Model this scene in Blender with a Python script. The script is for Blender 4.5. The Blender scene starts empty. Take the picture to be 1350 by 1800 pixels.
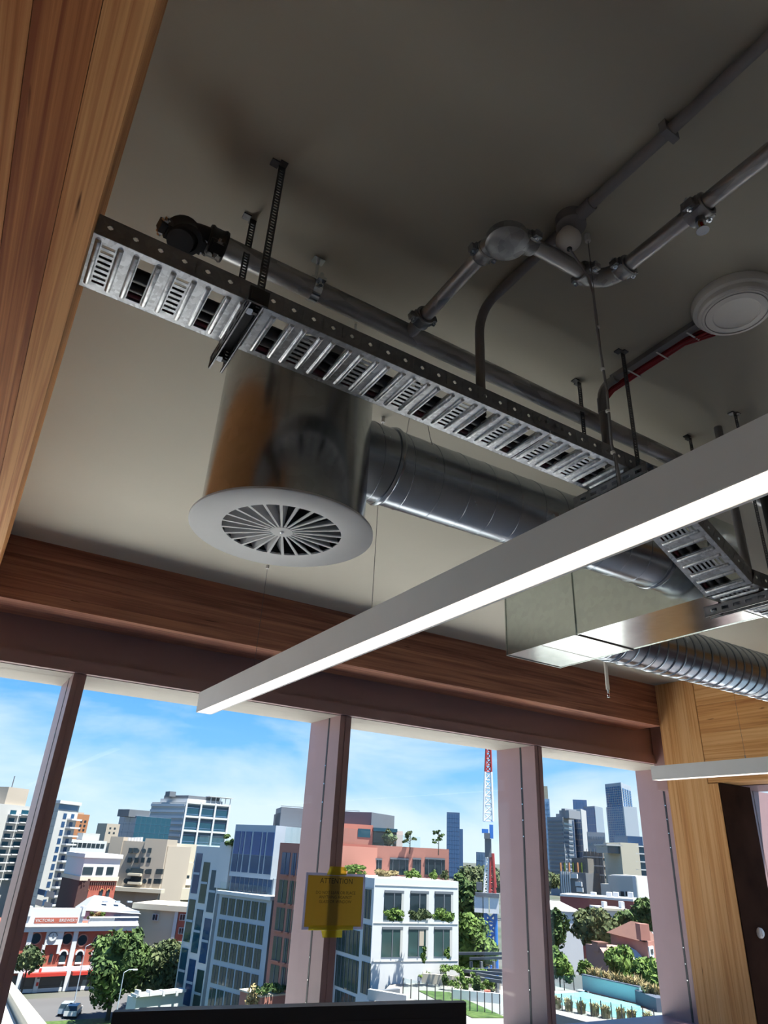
import bpy, bmesh, math, random
from mathutils import Vector, Matrix

# ------------------------------------------------------------------ camera, world, sun, exposure
# origin = lens position; X runs along the window wall, Y towards it, Z up (metres)
sc = bpy.context.scene
col = sc.collection
CR = Vector((0.84998622, -0.52455412, 0.04864556))
CU = Vector((-0.27328002, -0.3601019, 0.89198916))
CF = Vector((0.45037923, 0.77147235, 0.44943182))
FPX = 1189.955
cam_d = bpy.data.cameras.new('camera')
cam = bpy.data.objects.new('camera', cam_d)
col.objects.link(cam)
cam_d.sensor_fit = 'HORIZONTAL'
cam_d.sensor_width = 36.0
cam_d.lens = FPX / 1350.0 * 36.0
cam_d.clip_start = 0.02
cam_d.clip_end = 6000
cam.matrix_world = Matrix(((CR.x, CU.x, -CF.x, 0), (CR.y, CU.y, -CF.y, 0), (CR.z, CU.z, -CF.z, 0), (0, 0, 0, 1)))
sc.camera = cam
sc.view_settings.view_transform = 'Standard'
sc.view_settings.look = 'None'
sc.view_settings.exposure = 0.45
sc.view_settings.gamma = 1.0
sc.view_settings.use_curve_mapping = False
sc.cycles.use_adaptive_sampling = True
sc.cycles.adaptive_threshold = 0.03
sc.cycles.max_bounces = 6
sc.cycles.diffuse_bounces = 4
sc.cycles.glossy_bounces = 3
sc.cycles.caustics_reflective = False
sc.cycles.caustics_refractive = False

def make_world():
    w = bpy.data.worlds.new('sky'); sc.world = w
    w.use_nodes = True
    nt = w.node_tree; nt.nodes.clear()
    N = nt.nodes.new; L = nt.links.new
    out = N('ShaderNodeOutputWorld'); bg = N('ShaderNodeBackground')
    tc = N('ShaderNodeTexCoord'); sep = N('ShaderNodeSeparateXYZ')
    L(tc.outputs['Generated'], sep.inputs[0])
    ramp = N('ShaderNodeValToRGB')
    ramp.color_ramp.elements[0].position = 0.0; ramp.color_ramp.elements[0].color = (0.46, 0.74, 0.96, 1)
    ramp.color_ramp.elements[1].position = 1.0; ramp.color_ramp.elements[1].color = (0.06, 0.22, 0.62, 1)
    e = ramp.color_ramp.elements.new(0.10); e.color = (0.24, 0.58, 0.97, 1)
    e = ramp.color_ramp.elements.new(0.22); e.color = (0.10, 0.40, 0.93, 1)
    L(sep.outputs['Z'], ramp.inputs[0])
    # clouds: soft banks, wider than tall
    mp = N('ShaderNodeMapping'); mp.inputs['Scale'].default_value = (2.3, 2.3, 8.5); mp.inputs['Location'].default_value = CLOUD
    L(tc.outputs['Generated'], mp.inputs[0])
    nz = N('ShaderNodeTexNoise'); nz.inputs['Scale'].default_value = 1.0; nz.inputs['Detail'].default_value = 9; nz.inputs['Roughness'].default_value = 0.55
    nz.inputs['Distortion'].default_value = 0.35
    L(mp.outputs[0], nz.inputs['Vector'])
    # low cloud bank near the horizon thins out with height
    bank = N('ShaderNodeMapRange'); bank.inputs['From Min'].default_value = 0.04; bank.inputs['From Max'].default_value = 0.22
    bank.inputs['To Min'].default_value = 0.17; bank.inputs['To Max'].default_value = -0.06
    L(sep.outputs['Z'], bank.inputs['Value'])
    sm = N('ShaderNodeMath'); sm.operation = 'ADD'
    L(nz.outputs['Fac'], sm.inputs[0]); L(bank.outputs['Result'], sm.inputs[1])
    cr = N('ShaderNodeValToRGB')
    cr.color_ramp.elements[0].position = 0.52; cr.color_ramp.elements[0].color = (0, 0, 0, 1)
    cr.color_ramp.elements[1].position = 0.74; cr.color_ramp.elements[1].color = (1, 1, 1, 1)
    L(sm.outputs[0], cr.inputs[0])
    mix = N('ShaderNodeMixRGB'); mix.inputs[2].default_value = (0.80, 0.91, 1.0, 1)
    fac = N('ShaderNodeMath'); fac.operation = 'MULTIPLY'; fac.inputs[1].default_value = 0.85
    L(cr.outputs[0], fac.inputs[0]); L(fac.outputs[0], mix.inputs[0]); L(ramp.outputs[0], mix.inputs[1])
    L(mix.outputs[0], bg.inputs['Color']); bg.inputs['Strength'].default_value = SKY
    L(bg.outputs[0], out.inputs[0])

SKY = 0.86
CLOUD = (0.35, 1.2, 0.4)
SUN = 14.0
make_world()
sun_d = bpy.data.lights.new('sun', 'SUN'); sun_d.energy = SUN; sun_d.angle = 0.01; sun_d.color = (1.0, 0.95, 0.87)
sun = bpy.data.objects.new('sun', sun_d); col.objects.link(sun)
sun.location = (40, -70, 100)
sun.rotation_euler = Vector((0.17, -0.27, 0.95)).to_track_quat('Z', 'Y').to_euler()

# ------------------------------------------------------------------ helpers
rnd = random.Random(7)
def tag(o, label, cat, group=None):
    o['label'] = label; o['category'] = cat
    if group: o['group'] = group
    return o
def thing(name, label, cat, loc=(0, 0, 0), group=None):
    o = bpy.data.objects.new(name, None); col.objects.link(o)
    o.location = loc; o.empty_display_size = 0.1
    return tag(o, label, cat, group)
def structure(o):
    o['kind'] = 'structure'; return o
def struct_empty(name, loc=(0, 0, 0)):
    o = bpy.data.objects.new(name, None); col.objects.link(o); o.location = loc
    return structure(o)
def adopt(o, parent):
    if parent is None: return o
    o.parent = parent
    o.matrix_parent_inverse = Matrix.Translation(-parent.location) if parent.type == 'EMPTY' else Matrix.Identity(4)
    return o
def basis(d, hint=Vector((0, 0, 1))):
    d = Vector(d).normalized()
    if abs(d.dot(hint)) > 0.98: hint = Vector((1, 0, 0))
    a = d.cross(hint).normalized(); b = a.cross(d).normalized()
    return d, a, b

class MB:
    def __init__(self): self.v = []; self.f = []
    def add(self, vs, fs):
        n = len(self.v); self.v += [tuple(p) for p in vs]; self.f += [tuple(i + n for i in f) for f in fs]; return self
    def box(self, x0, x1, y0, y1, z0, z1):
        return self.add([(x0, y0, z0), (x1, y0, z0), (x1, y1, z0), (x0, y1, z0), (x0, y0, z1), (x1, y0, z1), (x1, y1, z1), (x0, y1, z1)],
                        [(0, 3, 2, 1), (4, 5, 6, 7), (0, 1, 5, 4), (1, 2, 6, 5), (2, 3, 7, 6), (3, 0, 4, 7)])
    def obox(self, c, ax, ay, az):
        c, ax, ay, az = Vector(c), Vector(ax), Vector(ay), Vector(az)
        vs = [c + ax * i + ay * j + az * k for k in (-1, 1) for i, j in ((-1, -1), (1, -1), (1, 1), (-1, 1))]
        fl = [(0, 3, 2, 1), (4, 5, 6, 7), (0, 1, 5, 4), (1, 2, 6, 5), (2, 3, 7, 6), (3, 0, 4, 7)]
        if ax.cross(ay).dot(az) < 0: fl = [tuple(reversed(f)) for f in fl]
        return self.add(vs, fl)
    def prism(self, pts, z0, z1):
        n = len(pts)
        ar = sum(pts[i][0] * pts[(i + 1) % n][1] - pts[(i + 1) % n][0] * pts[i][1] for i in range(n))
        if ar < 0: pts = list(reversed(pts))
        vs = [(p[0], p[1], z0) for p in pts] + [(p[0], p[1], z1) for p in pts]
        return self.add(vs, [tuple(reversed(range(n))), tuple(range(n, 2 * n))] + [(i, (i + 1) % n, n + (i + 1) % n, n + i) for i in range(n)])
    def cyl(self, p0, p1, r, seg=16, r1=None, caps=True):
        p0, p1 = Vector(p0), Vector(p1); d, a, b = basis(p1 - p0); r1 = r if r1 is None else r1
        vs = []
        for p, q in ((p0, r), (p1, r1)):
            for i in range(seg):
                t = 2 * math.pi * i / seg; vs.append(p + a * (q * math.cos(t)) - b * (q * math.sin(t)))
        fs = [(i, seg + i, seg + (i + 1) % seg, (i + 1) % seg) for i in range(seg)]
        fs = [tuple(reversed(f)) for f in fs]
        if caps: fs += [tuple(range(seg)), tuple(reversed(range(seg, 2 * seg)))]
        return self.add(vs, fs)
    def tube(self, pts, r, seg=8):
        pts = [Vector(p) for p in pts]; n = len(pts); vs = []; fs = []
        prev = None
        for i, p in enumerate(pts):
            d = (pts[min(i + 1, n - 1)] - pts[max(i - 1, 0)]).normalized()
            if prev is None: _, a, b = basis(d)
            else:
                a = (prev - d * prev.dot(d)).normalized(); b = a.cross(d)
            prev = a
            for k in range(seg):
                t = 2 * math.pi * k / seg; vs.append(p + a * (r * math.cos(t)) + b * (r * math.sin(t)))
        for i in range(n - 1):
            for k in range(seg):
                fs.append((i * seg + k, i * seg + (k + 1) % seg, (i + 1) * seg + (k + 1) % seg, (i + 1) * seg + k))
        fs += [tuple(reversed(range(seg))), tuple(range((n - 1) * seg, n * seg))]
        return self.add(vs, fs)
    def lathe(self, o, axis, prof, seg=32, close=False):
        o = Vector(o); d, a, b = basis(axis); vs = []; fs = []; m = len(prof)
        for r, h in prof:
            for i in range(seg):
                t = 2 * math.pi * i / seg; vs.append(o + d * h + a * (r * math.cos(t)) + b * (r * math.sin(t)))
        for j in range(m - 1 + (1 if close else 0)):
            j2 = (j + 1) % m
            for i in range(seg):
                fs.append((j * seg + i, j2 * seg + i, j2 * seg + (i + 1) % seg, j * seg + (i + 1) % seg))
        return self.add(vs, fs)
    def plate(self, xs, ys, hole, f, th):
        """sheet of cells xs x ys with real holes; f(x, y, t) gives the point, t = 0 / th the two faces"""
        nx, ny = len(xs) - 1, len(ys) - 1
        solid = lambda i, j: 0 <= i < nx and 0 <= j < ny and not hole((xs[i] + xs[i + 1]) / 2, (ys[j] + ys[j + 1]) / 2)
        for i in range(nx):
            for j in range(ny):
                if not solid(i, j): continue
                q = [(xs[i], ys[j]), (xs[i + 1], ys[j]), (xs[i + 1], ys[j + 1]), (xs[i], ys[j + 1])]
                self.add([f(*p, 0) for p in q], [(0, 3, 2, 1)]); self.add([f(*p, th) for p in q], [(0, 1, 2, 3)])
                for k, (di, dj) in enumerate(((0, -1), (1, 0), (0, 1), (-1, 0))):
                    if not solid(i + di, j + dj):
                        p, r = q[k], q[(k + 1) % 4]
                        self.add([f(*p, 0), f(*r, 0), f(*r, th), f(*p, th)], [(0, 1, 2, 3)])
        return self
    def mesh(self, name, mat, smooth=False):
        me = bpy.data.meshes.new(name); me.from_pydata(self.v, [], self.f)
        if mat: me.materials.append(mat)
        if smooth:
            me.polygons.foreach_set('use_smooth', [True] * len(me.polygons))
            me.set_sharp_from_angle(angle=0.65)
        me.update(); return me
    def build(self, name, mat, parent=None, smooth=False):
        o = bpy.data.objects.new(name, self.mesh(name, mat, smooth)); col.objects.link(o)
        return adopt(o, parent)
def inst(name, me, M, parent=None):
    o = bpy.data.objects.new(name, me); col.objects.link(o); adopt(o, parent); o.matrix_basis = M
    return o
def boxobj(name, b, mat, parent=None, tone=None):
    o = MB().box(*b).build(name, mat, parent)
    if tone is not None: o.color = (tone, tone, tone, 1)
    return o
def arc(c, p0, p1, n=8):
    """quarter-bend points from p0 to p1 about corner c (c = sharp corner of the run)"""
    c, p0, p1 = Vector(c), Vector(p0), Vector(p1)
    return [(p0 * (1 - t) ** 2 + c * 2 * t * (1 - t) + p1 * t ** 2) for t in [i / n for i in range(n + 1)]]
def text_mesh(body, size, mat, name, align='CENTER', extrude=0.0):
    cu = bpy.data.curves.new('lettering', 'FONT'); cu.body = body; cu.size = size; cu.align_x = align; cu.align_y = 'CENTER'; cu.extrude = extrude
    cu.resolution_u = 2
    ob = bpy.data.objects.new('lettering', cu); col.objects.link(ob)
    bpy.context.view_layer.update()
    me = bpy.data.meshes.new_from_object(ob.evaluated_get(bpy.context.evaluated_depsgraph_get()))
    bpy.data.objects.remove(ob); bpy.data.curves.remove(cu)
    me.materials.clear(); me.materials.append(mat); me.name = name
    return me

# ------------------------------------------------------------------ materials
def nodes(name):
    m = bpy.data.materials.new(name); m.use_nodes = True
    nt = m.node_tree; b = nt.nodes['Principled BSDF']
    return m, nt, b, nt.nodes.new, nt.links.new
def plain(name, c, rough=0.6, metal=0.0, spec=0.5, var=0.06, scale=6.0, bump=0.0):
    m, nt, b, N, L = nodes(name)
    tc = N('ShaderNodeTexCoord'); nz = N('ShaderNodeTexNoise'); nz.inputs['Scale'].default_value = scale; nz.inputs['Detail'].default_value = 4
    L(tc.outputs['Object'], nz.inputs['Vector'])
    r = N('ShaderNodeValToRGB')
    r.color_ramp.elements[0].position = 0.3; r.color_ramp.elements[1].position = 0.7
    r.color_ramp.elements[0].color = (*[x * (1 - var) for x in c], 1); r.color_ramp.elements[1].color = (*[min(1, x * (1 + var)) for x in c], 1)
    L(nz.outputs['Fac'], r.inputs[0]); L(r.outputs[0], b.inputs['Base Color'])
    b.inputs['Roughness'].default_value = rough; b.inputs['Metallic'].default_value = metal
    b.inputs['Specular IOR Level'].default_value = spec
    if bump:
        bp = N('ShaderNodeBump'); bp.inputs['Strength'].default_value = bump; bp.inputs['Distance'].default_value = 0.002
        L(nz.outputs['Fac'], bp.inputs['Height']); L(bp.outputs[0], b.inputs['Normal'])
    return m
def wood(name, axis, c0, c1, c2, grain=1.0):
    """grain runs along axis (0, 1, 2); tone differs from board to board"""
    m, nt, b, N, L = nodes(name)
    tc = N('ShaderNodeTexCoord'); oi = N('ShaderNodeObjectInfo')
    off = N('ShaderNodeVectorMath'); off.operation = 'MULTIPLY_ADD'; off.inputs[1].default_value = (1, 1, 1)
    mul = N('ShaderNodeMath'); mul.operation = 'MULTIPLY'; mul.inputs[1].default_value = 37.0
    L(oi.outputs['Random'], mul.inputs[0]); L(tc.outputs['Object'], off.inputs[0]); L(mul.outputs[0], off.inputs[2])
    def stretched(fine, along):
        mp = N('ShaderNodeMapping'); s = [fine] * 3; s[axis] = along; mp.inputs['Scale'].default_value = s
        L(off.outputs[0], mp.inputs[0]); return mp.outputs[0]
    n1 = N('ShaderNodeTexNoise'); n1.inputs['Scale'].default_value = 1; n1.inputs['Detail'].default_value = 5; n1.inputs['Distortion'].default_value = 0.6
    L(stretched(95 * grain, 1.1), n1.inputs['Vector'])
    n2 = N('ShaderNodeTexNoise'); n2.inputs['Scale'].default_value = 1; n2.inputs['Detail'].default_value = 3
    L(stretched(9, 0.5), n2.inputs['Vector'])
    n3 = N('ShaderNodeTexNoise'); n3.inputs['Scale'].default_value = 1; n3.inputs['Detail'].default_value = 2
    L(stretched(42, 3.2), n3.inputs['Vector'])
    r1 = N('ShaderNodeValToRGB')
    r1.color_ramp.elements[0].position = 0.30; r1.color_ramp.elements[0].color = (*c0, 1)
    r1.color_ramp.elements[1].position = 0.70; r1.color_ramp.elements[1].color = (*c2, 1)
    e = r1.color_ramp.elements.new(0.5); e.color = (*c1, 1)
    a1 = N('ShaderNodeMath'); a1.operation = 'MULTIPLY_ADD'; a1.inputs[1].default_value = 0.80
    L(n1.outputs['Fac'], a1.inputs[0])
    a2 = N('ShaderNodeMath'); a2.operation = 'MULTIPLY_ADD'; a2.inputs[1].default_value = 0.32
    L(n2.outputs['Fac'], a2.inputs[0])
    a3 = N('ShaderNodeMath'); a3.operation = 'MULTIPLY_ADD'; a3.inputs[1].default_value = 0.30; a3.inputs[2].default_value = -0.20
    tone = N('ShaderNodeSeparateColor'); L(oi.outputs['Color'], tone.inputs[0]); L(tone.outputs[0], a3.inputs[0]); L(a3.outputs[0], a2.inputs[2]); L(a2.outputs[0], a1.inputs[2]); L(a1.outputs[0], r1.inputs[0])
    # short dark gum veins
    r3 = N('ShaderNodeValToRGB'); r3.color_ramp.elements[0].position = 0.715; r3.color_ramp.elements[0].color = (1, 1, 1, 1)
    r3.color_ramp.elements[1].position = 0.76; r3.color_ramp.elements[1].color = (0.18, 0.10, 0.07, 1)
    L(n3.outputs['Fac'], r3.inputs[0])
    mx = N('ShaderNodeMixRGB'); mx.blend_type = 'MULTIPLY'; mx.inputs[0].default_value = 1.0
    L(r1.outputs[0], mx.inputs[1]); L(r3.outputs[0], mx.inputs[2]); L(mx.outputs[0], b.inputs['Base Color'])
    b.inputs['Roughness'].default_value = 0.6; b.inputs['Specular IOR Level'].default_value = 0.16
    bp = N('ShaderNodeBump'); bp.inputs['Strength'].default_value = 0.2; bp.inputs['Distance'].default_value = 0.001
    L(n1.outputs['Fac'], bp.inputs['Height']); L(bp.outputs[0], b.inputs['Normal'])
    return m
def galvanised(name, c=(0.55, 0.57, 0.58), rough=0.32, spangle=60, var=0.25, stretch=(1, 1, 1)):
    m, nt, b, N, L = nodes(name)
    tc = N('ShaderNodeTexCoord'); mp = N('ShaderNodeMapping'); mp.inputs['Scale'].default_value = stretch
    L(tc.outputs['Object'], mp.inputs[0])
    vo = N('ShaderNodeTexVoronoi'); vo.inputs['Scale'].default_value = spangle; L(mp.outputs[0], vo.inputs['Vector'])
    nz = N('ShaderNodeTexNoise'); nz.inputs['Scale'].default_value = 7; nz.inputs['Detail'].default_value = 5; L(mp.outputs[0], nz.inputs['Vector'])
    sp = N('ShaderNodeSeparateColor'); L(vo.outputs['Color'], sp.inputs[0])
    ad = N('ShaderNodeMath'); ad.operation = 'ADD'; L(sp.outputs[0], ad.inputs[0]); L(nz.outputs['Fac'], ad.inputs[1])
    r = N('ShaderNodeMapRange'); r.inputs['From Min'].default_value = 0.3; r.inputs['From Max'].default_value = 1.7
    r.inputs['To Min'].default_value = 1 - var; r.inputs['To Max'].default_value = 1 + var; L(ad.outputs[0], r.inputs['Value'])
    mc = N('ShaderNodeVectorMath'); mc.operation = 'SCALE'; mc.inputs[0].default_value = c; L(r.outputs['Result'], mc.inputs['Scale'])
    L(mc.outputs[0], b.inputs['Base Color'])
    rr = N('ShaderNodeMapRange'); rr.inputs['To Min'].default_value = rough * 0.8; rr.inputs['To Max'].default_value = rough * 1.3; L(nz.outputs['Fac'], rr.inputs['Value'])
    L(rr.outputs['Result'], b.inputs['Roughness']); b.inputs['Metallic'].default_value = 1.0
    return m
def glass(name, tint=(0.97, 0.99, 0.99), refl=0.05):
    m = bpy.data.materials.new(name); m.use_nodes = True; nt = m.node_tree; nt.nodes.clear(); N = nt.nodes.new; L = nt.links.new
    out = N('ShaderNodeOutputMaterial'); tr = N('ShaderNodeBsdfTransparent'); tr.inputs[0].default_value = (*tint, 1)
    gl = N('ShaderNodeBsdfGlossy'); gl.inputs['Roughness'].default_value = 0.02
    lw = N('ShaderNodeLayerWeight'); lw.inputs['Blend'].default_value = 0.25
    mu = N('ShaderNodeMath'); mu.operation = 'MULTIPLY_ADD'; mu.inputs[1].default_value = refl * 1.2; mu.inputs[2].default_value = refl * 0.35; mu.use_clamp = True
    L(lw.outputs['Facing'], mu.inputs[0])
    mx = N('ShaderNodeMixShader'); L(mu.outputs[0], mx.inputs[0]); L(tr.outputs[0], mx.inputs[1]); L(gl.outputs[0], mx.inputs[2]); L(mx.outputs[0], out.inputs[0])
    return m
def emissive(name, c, s):
    m, nt, b, N, L = nodes(name)
    b.inputs['Base Color'].default_value = (0.8, 0.8, 0.8, 1); b.inputs['Emission Color'].default_value = (*c, 1); b.inputs['Emission Strength'].default_value = s
    return m
def film(name, c, alpha):
    """translucent coloured plastic sheet"""
    m = bpy.data.materials.new(name); m.use_nodes = True; nt = m.node_tree; nt.nodes.clear(); N = nt.nodes.new; L = nt.links.new
    out = N('ShaderNodeOutputMaterial'); tr = N('ShaderNodeBsdfTransparent'); tr.inputs[0].default_value = (*c, 1)
    df = N('ShaderNodeBsdfDiffuse'); df.inputs[0].default_value = (*c, 1)
    tl = N('ShaderNodeBsdfTranslucent'); tl.inputs[0].default_value = (*c, 1)
    m1 = N('ShaderNodeMixShader'); m1.inputs[0].default_value = 0.4; L(df.outputs[0], m1.inputs[1]); L(tl.outputs[0], m1.inputs[2])
    mx = N('ShaderNodeMixShader'); mx.inputs[0].default_value = alpha; L(tr.outputs[0], mx.inputs[1]); L(m1.outputs[0], mx.inputs[2]); L(mx.outputs[0], out.inputs[0])
    return m
def leafy(name, a, b_, scale=0.5):
    m, nt, b, N, L = nodes(name)
    tc = N('ShaderNodeTexCoord'); nz = N('ShaderNodeTexNoise'); nz.inputs['Scale'].default_value = scale; nz.inputs['Detail'].default_value = 3
    L(tc.outputs['Object'], nz.inputs['Vector']); r = N('ShaderNodeValToRGB')
    r.color_ramp.elements[0].position = 0.35; r.color_ramp.elements[0].color = (*a, 1); r.color_ramp.elements[1].position = 0.65; r.color_ramp.elements[1].color = (*b_, 1)
    L(nz.outputs['Fac'], r.inputs[0]); L(r.outputs[0], b.inputs['Base Color']); b.inputs['Roughness'].default_value = 0.7
    b.inputs['Specular IOR Level'].default_value = 0.2
    return m

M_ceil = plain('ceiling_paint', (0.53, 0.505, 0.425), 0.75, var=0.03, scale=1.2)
M_wall = plain('wall_paint', (0.62, 0.60, 0.57), 0.7, var=0.02)
M_floor = plain('floor_carpet', (0.70, 0.67, 0.62), 0.9, var=0.12, scale=30)
WC = ((0.33, 0.095, 0.036), (0.60, 0.225, 0.080), (0.86, 0.44, 0.18))
M_woodX = wood('timber_along_x', 0, *WC); M_woodY = wood('timber_along_y', 1, *WC); M_woodXd = wood('backlit_timber_along_x', 0, (0.19, 0.082, 0.056), (0.36, 0.158, 0.105), (0.52, 0.25, 0.15), grain=0.4)
WL = ((0.52, 0.22, 0.075), (0.74, 0.38, 0.145), (0.86, 0.52, 0.24))
M_woodZl = wood('pale_timber_along_z', 2, *WL, grain=0.5); M_woodYl = wood('pale_timber_along_y', 1, *WL, grain=0.5)
M_frame = plain('mauve_powder_coat', (0.31, 0.195, 0.20), 0.42, var=0.03)
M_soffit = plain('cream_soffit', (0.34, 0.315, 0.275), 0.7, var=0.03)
M_gasket = plain('black_gasket', (0.012, 0.012, 0.014), 0.5)
M_glass = glass('window_glass')
M_galv = galvanised('galvanised_tray', (0.66, 0.68, 0.70), 0.34, 90, 0.3)
M_galvdk = galvanised('galvanised_side', (0.30, 0.31, 0.33), 0.5, 60, 0.15)
M_sheet = galvanised('galvanised_sheet', (0.52, 0.55, 0.57), 0.20, 25, 0.10)
M_duct = galvanised('spiral_duct_metal', (0.40, 0.44, 0.49), 0.24, 14, 0.07)
M_boxm = galvanised('duct_box_metal', (0.64, 0.69, 0.66), 0.17, 30, 0.06)
M_pipe = galvanised('galvanised_pipe', (0.46, 0.46, 0.47), 0.42, 35, 0.35, (0.25, 0.25, 1))
M_iron = galvanised('cast_iron_fitting', (0.34, 0.35, 0.36), 0.45, 40, 0.3)
M_black = plain('black_steel', (0.03, 0.03, 0.032), 0.45)
M_strap = galvanised('dark_strap', (0.16, 0.16, 0.165), 0.5, 50, 0.15)
M_bolt = galvanised('zinc_bolt', (0.75, 0.80, 0.84), 0.2, 50, 0.1)
M_pvc = plain('grey_pvc', (0.27, 0.262, 0.27), 0.5, var=0.04)
M_white = plain('white_plastic', (0.84, 0.82, 0.80), 0.45, var=0.02)
M_whitepc = plain('white_powder_coat', (0.80, 0.81, 0.83), 0.4, var=0.02)
M_lightbody = plain('anodised_light_body', (0.80, 0.82, 0.85), 0.45, var=0.02)
M_emit = emissive('led_diffuser', (1.0, 0.82, 0.70), 1.7)
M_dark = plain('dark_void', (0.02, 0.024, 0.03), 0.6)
M_red = plain('red_cable', (0.34, 0.012, 0.02), 0.45, var=0.15, scale=20)
M_dkred = plain('dark_red_cable', (0.09, 0.006, 0.015), 0.4, var=0.1)
M_cable = plain('black_cable', (0.016, 0.016, 0.018), 0.4)
M_brass = plain('brass', (0.55, 0.35, 0.10), 0.3, metal=1.0)
M_redglass = plain('red_bulb', (0.45, 0.03, 0.02), 0.2)
M_screen = plain('charcoal_plastic', (0.030, 0.033, 0.046), 0.45)
# ------------------------------------------------------------------ room shell
H = 1.75          # ceiling above lens
FL = -1.5         # floor
YI, YG, YO = 5.15, 5.35, 5.71   # window frame: room face, glass, outer edge
ZS = 1.008        # window head
structure(boxobj('floor', (-6.2, 7.1, -4.2, YI + 0.1, FL - 0.3, FL), M_floor))
structure(boxobj('ceiling', (-6.2, 7.15, -4.2, YO - 0.02, H, H + 0.3), M_ceil))
structure(boxobj('wall_left', (-6.4, -6.2, -4.2, YI, FL, H), M_wall))
structure(boxobj('wall_back', (-6.4, 7.6, -4.4, -4.2, FL, H), M_wall))
wr = MB().box(6.95, 7.15, -4.2, 1.9, FL, H).box(6.60, 7.15, 1.9, YI, 0.745, H).box(6.60, 6.95, -4.2, 1.9, 0.745, H).box(6.95, 7.15, 1.9, 4.36, FL, FL + 0.2)
structure(wr.build('wall_right', M_frame))
# added board carrying the shade of the corner column's unlit near side, mauve facade fin beyond it
structure(boxobj('trim_1', (6.276, 6.752, 4.196, 4.2065, FL, 0.745), plain('shaded_side_timber', (0.045, 0.020, 0.012), 0.95, spec=0.05, var=0.35, scale=3)))
structure(boxobj('trim_2', (6.755, 7.6, 4.36, 4.46, FL - 0.3, 0.745), M_frame))
structure(boxobj('trim_3', (6.755, 6.95, 4.46, YI, FL, 0.745), M_frame))
sw = struct_empty('window_5', (7.05, 3.0, FL))
boxobj('glass_pane', (7.04, 7.06, 1.9, 4.36, FL + 0.2, 0.745), M_glass, sw)
structure(boxobj('wall_front', (-6.4, 7.15, YI + 0.02, YO, 1.335, H), M_frame))
structure(boxobj('wall_sill', (-6.4, 7.6, YI, YO, FL - 0.3, FL + 0.15), M_frame))
# facade bays: head, mullion, soffit, gasket, pane
mull = [(-3.70, -3.605), (-1.545, -1.45), (0.594, 0.678), (2.697, 2.80), (4.846, 4.943), (6.955, 7.10)]
for i in range(5):
    xl, xr = mull[i][1], mull[i + 1][0]
    w = struct_empty('window_%d' % (i + 1) if i < 4 else 'window_6', ((xl + xr) / 2, YI, FL))
    a, b = (xl - 0.05 if i else -6.2), mull[i + 1][1]
    a = mull[i][0] if i else -6.2
    b = mull[i + 1][0]
    boxobj('head_panel', (a, b, YI + 0.02, YG, 1.10, 1.335), M_frame, w)
    boxobj('head_rail', (a, b, YI - 0.015, YG, ZS + 0.012, 1.10), M_frame, w)
    boxobj('head_lip', (a, b, YI - 0.022, YI + 0.03, ZS + 0.004, ZS + 0.016), M_frame, w)
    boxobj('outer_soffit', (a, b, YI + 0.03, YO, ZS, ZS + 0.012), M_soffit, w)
    boxobj('outer_hood', (a, b, YG + 0.02, YO, ZS + 0.012, 1.335), M_frame, w)
    m0, m1 = mull[i + 1]
    boxobj('mullion', (m0, m1, YI, YG - 0.012, FL + 0.15, ZS), M_frame, w)
    if i < 4: boxobj('mullion_rib', ((m0 + m1) / 2 - 0.004, (m0 + m1) / 2 + 0.004, YI - 0.006, YI, FL + 0.15, ZS), M_frame, w)
    boxobj('gasket', (m0 - 0.002, m1 + 0.002, YG - 0.012, YG + 0.012, FL + 0.15, ZS), M_gasket, w)
    boxobj('outer_fin', (m0, m1, YG + 0.012, YO, FL + 0.15, ZS), M_frame, w)
    for z in (-1.0, -0.86, -0.72, 0.20, 0.34, 0.48, 0.62):
        boxobj('gasket_clip', (m0 - 0.005, m0 - 0.002, YG - 0.006, YG + 0.006, z, z + 0.010), M_bolt, w)
    boxobj('glass_pane', (xl - 0.01, xr + 0.01, YG - 0.006, YG + 0.006, FL + 0.15, ZS), M_glass, w)
    boxobj('sill', (a, b, YI - 0.02, YO, FL + 0.10, FL + 0.16), M_frame, w)

# ------------------------------------------------------------------ timber frame: each beam / column is made of glued boards
def lams(parent, mat, tones, b, cuts, across, inset=0.0012):
    """boards of a glulam member: cut the box b along 'across' at the given coordinates"""
    for k in range(len(cuts) - 1):
        bb = list(b); bb[2 * across] = cuts[k] + (inset if k else 0); bb[2 * across + 1] = cuts[k + 1] - 0.0
        boxobj('board', bb, mat, parent, tones[k % len(tones)])
t = thing('timber_beam', 'wide laminated timber beam overhead beside the cable tray end, running to the windows', 'beam', (-0.35, 1, 1.13))
lams(t, M_woodY, (0.5, 0.8, 0.3, 0.62, 0.12, 0.82), (-0.65, -0.043, -4.0, 4.765, 1.13, H), [-0.65, -0.53, -0.41, -0.305, -0.203, -0.112, -0.043], 0)
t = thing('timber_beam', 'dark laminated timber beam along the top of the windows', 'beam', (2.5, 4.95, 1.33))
lams(t, M_woodXd, (0.55, 0.35, 0.5, 0.3, 0.45), (-0.043, 6.29, 4.768, 5.13, 1.33, H), [1.33, 1.40, 1.475, 1.555, 1.63, H], 2)  # darker timber copy: the beam's backlit shade put into its colour
t = thing('timber_column', 'pale laminated timber column in the corner right of the windows', 'column', (6.42, 4.5, FL))
for y0, y1, z1, tn in ((4.66, 4.768, H, .75), (4.545, 4.66, H, .6), (4.43, 4.545, H, .8), (4.315, 4.43, H, .55), (4.207, 4.315, 0.745, .45)):
    boxobj('board', (6.272, 6.755, y0 + 0.0012, y1, FL, z1), M_woodZl, t, tn)
t = thing('timber_beam', 'pale laminated timber beam on the corner column above the side opening', 'beam', (6.42, 2, 0.75))
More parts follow.
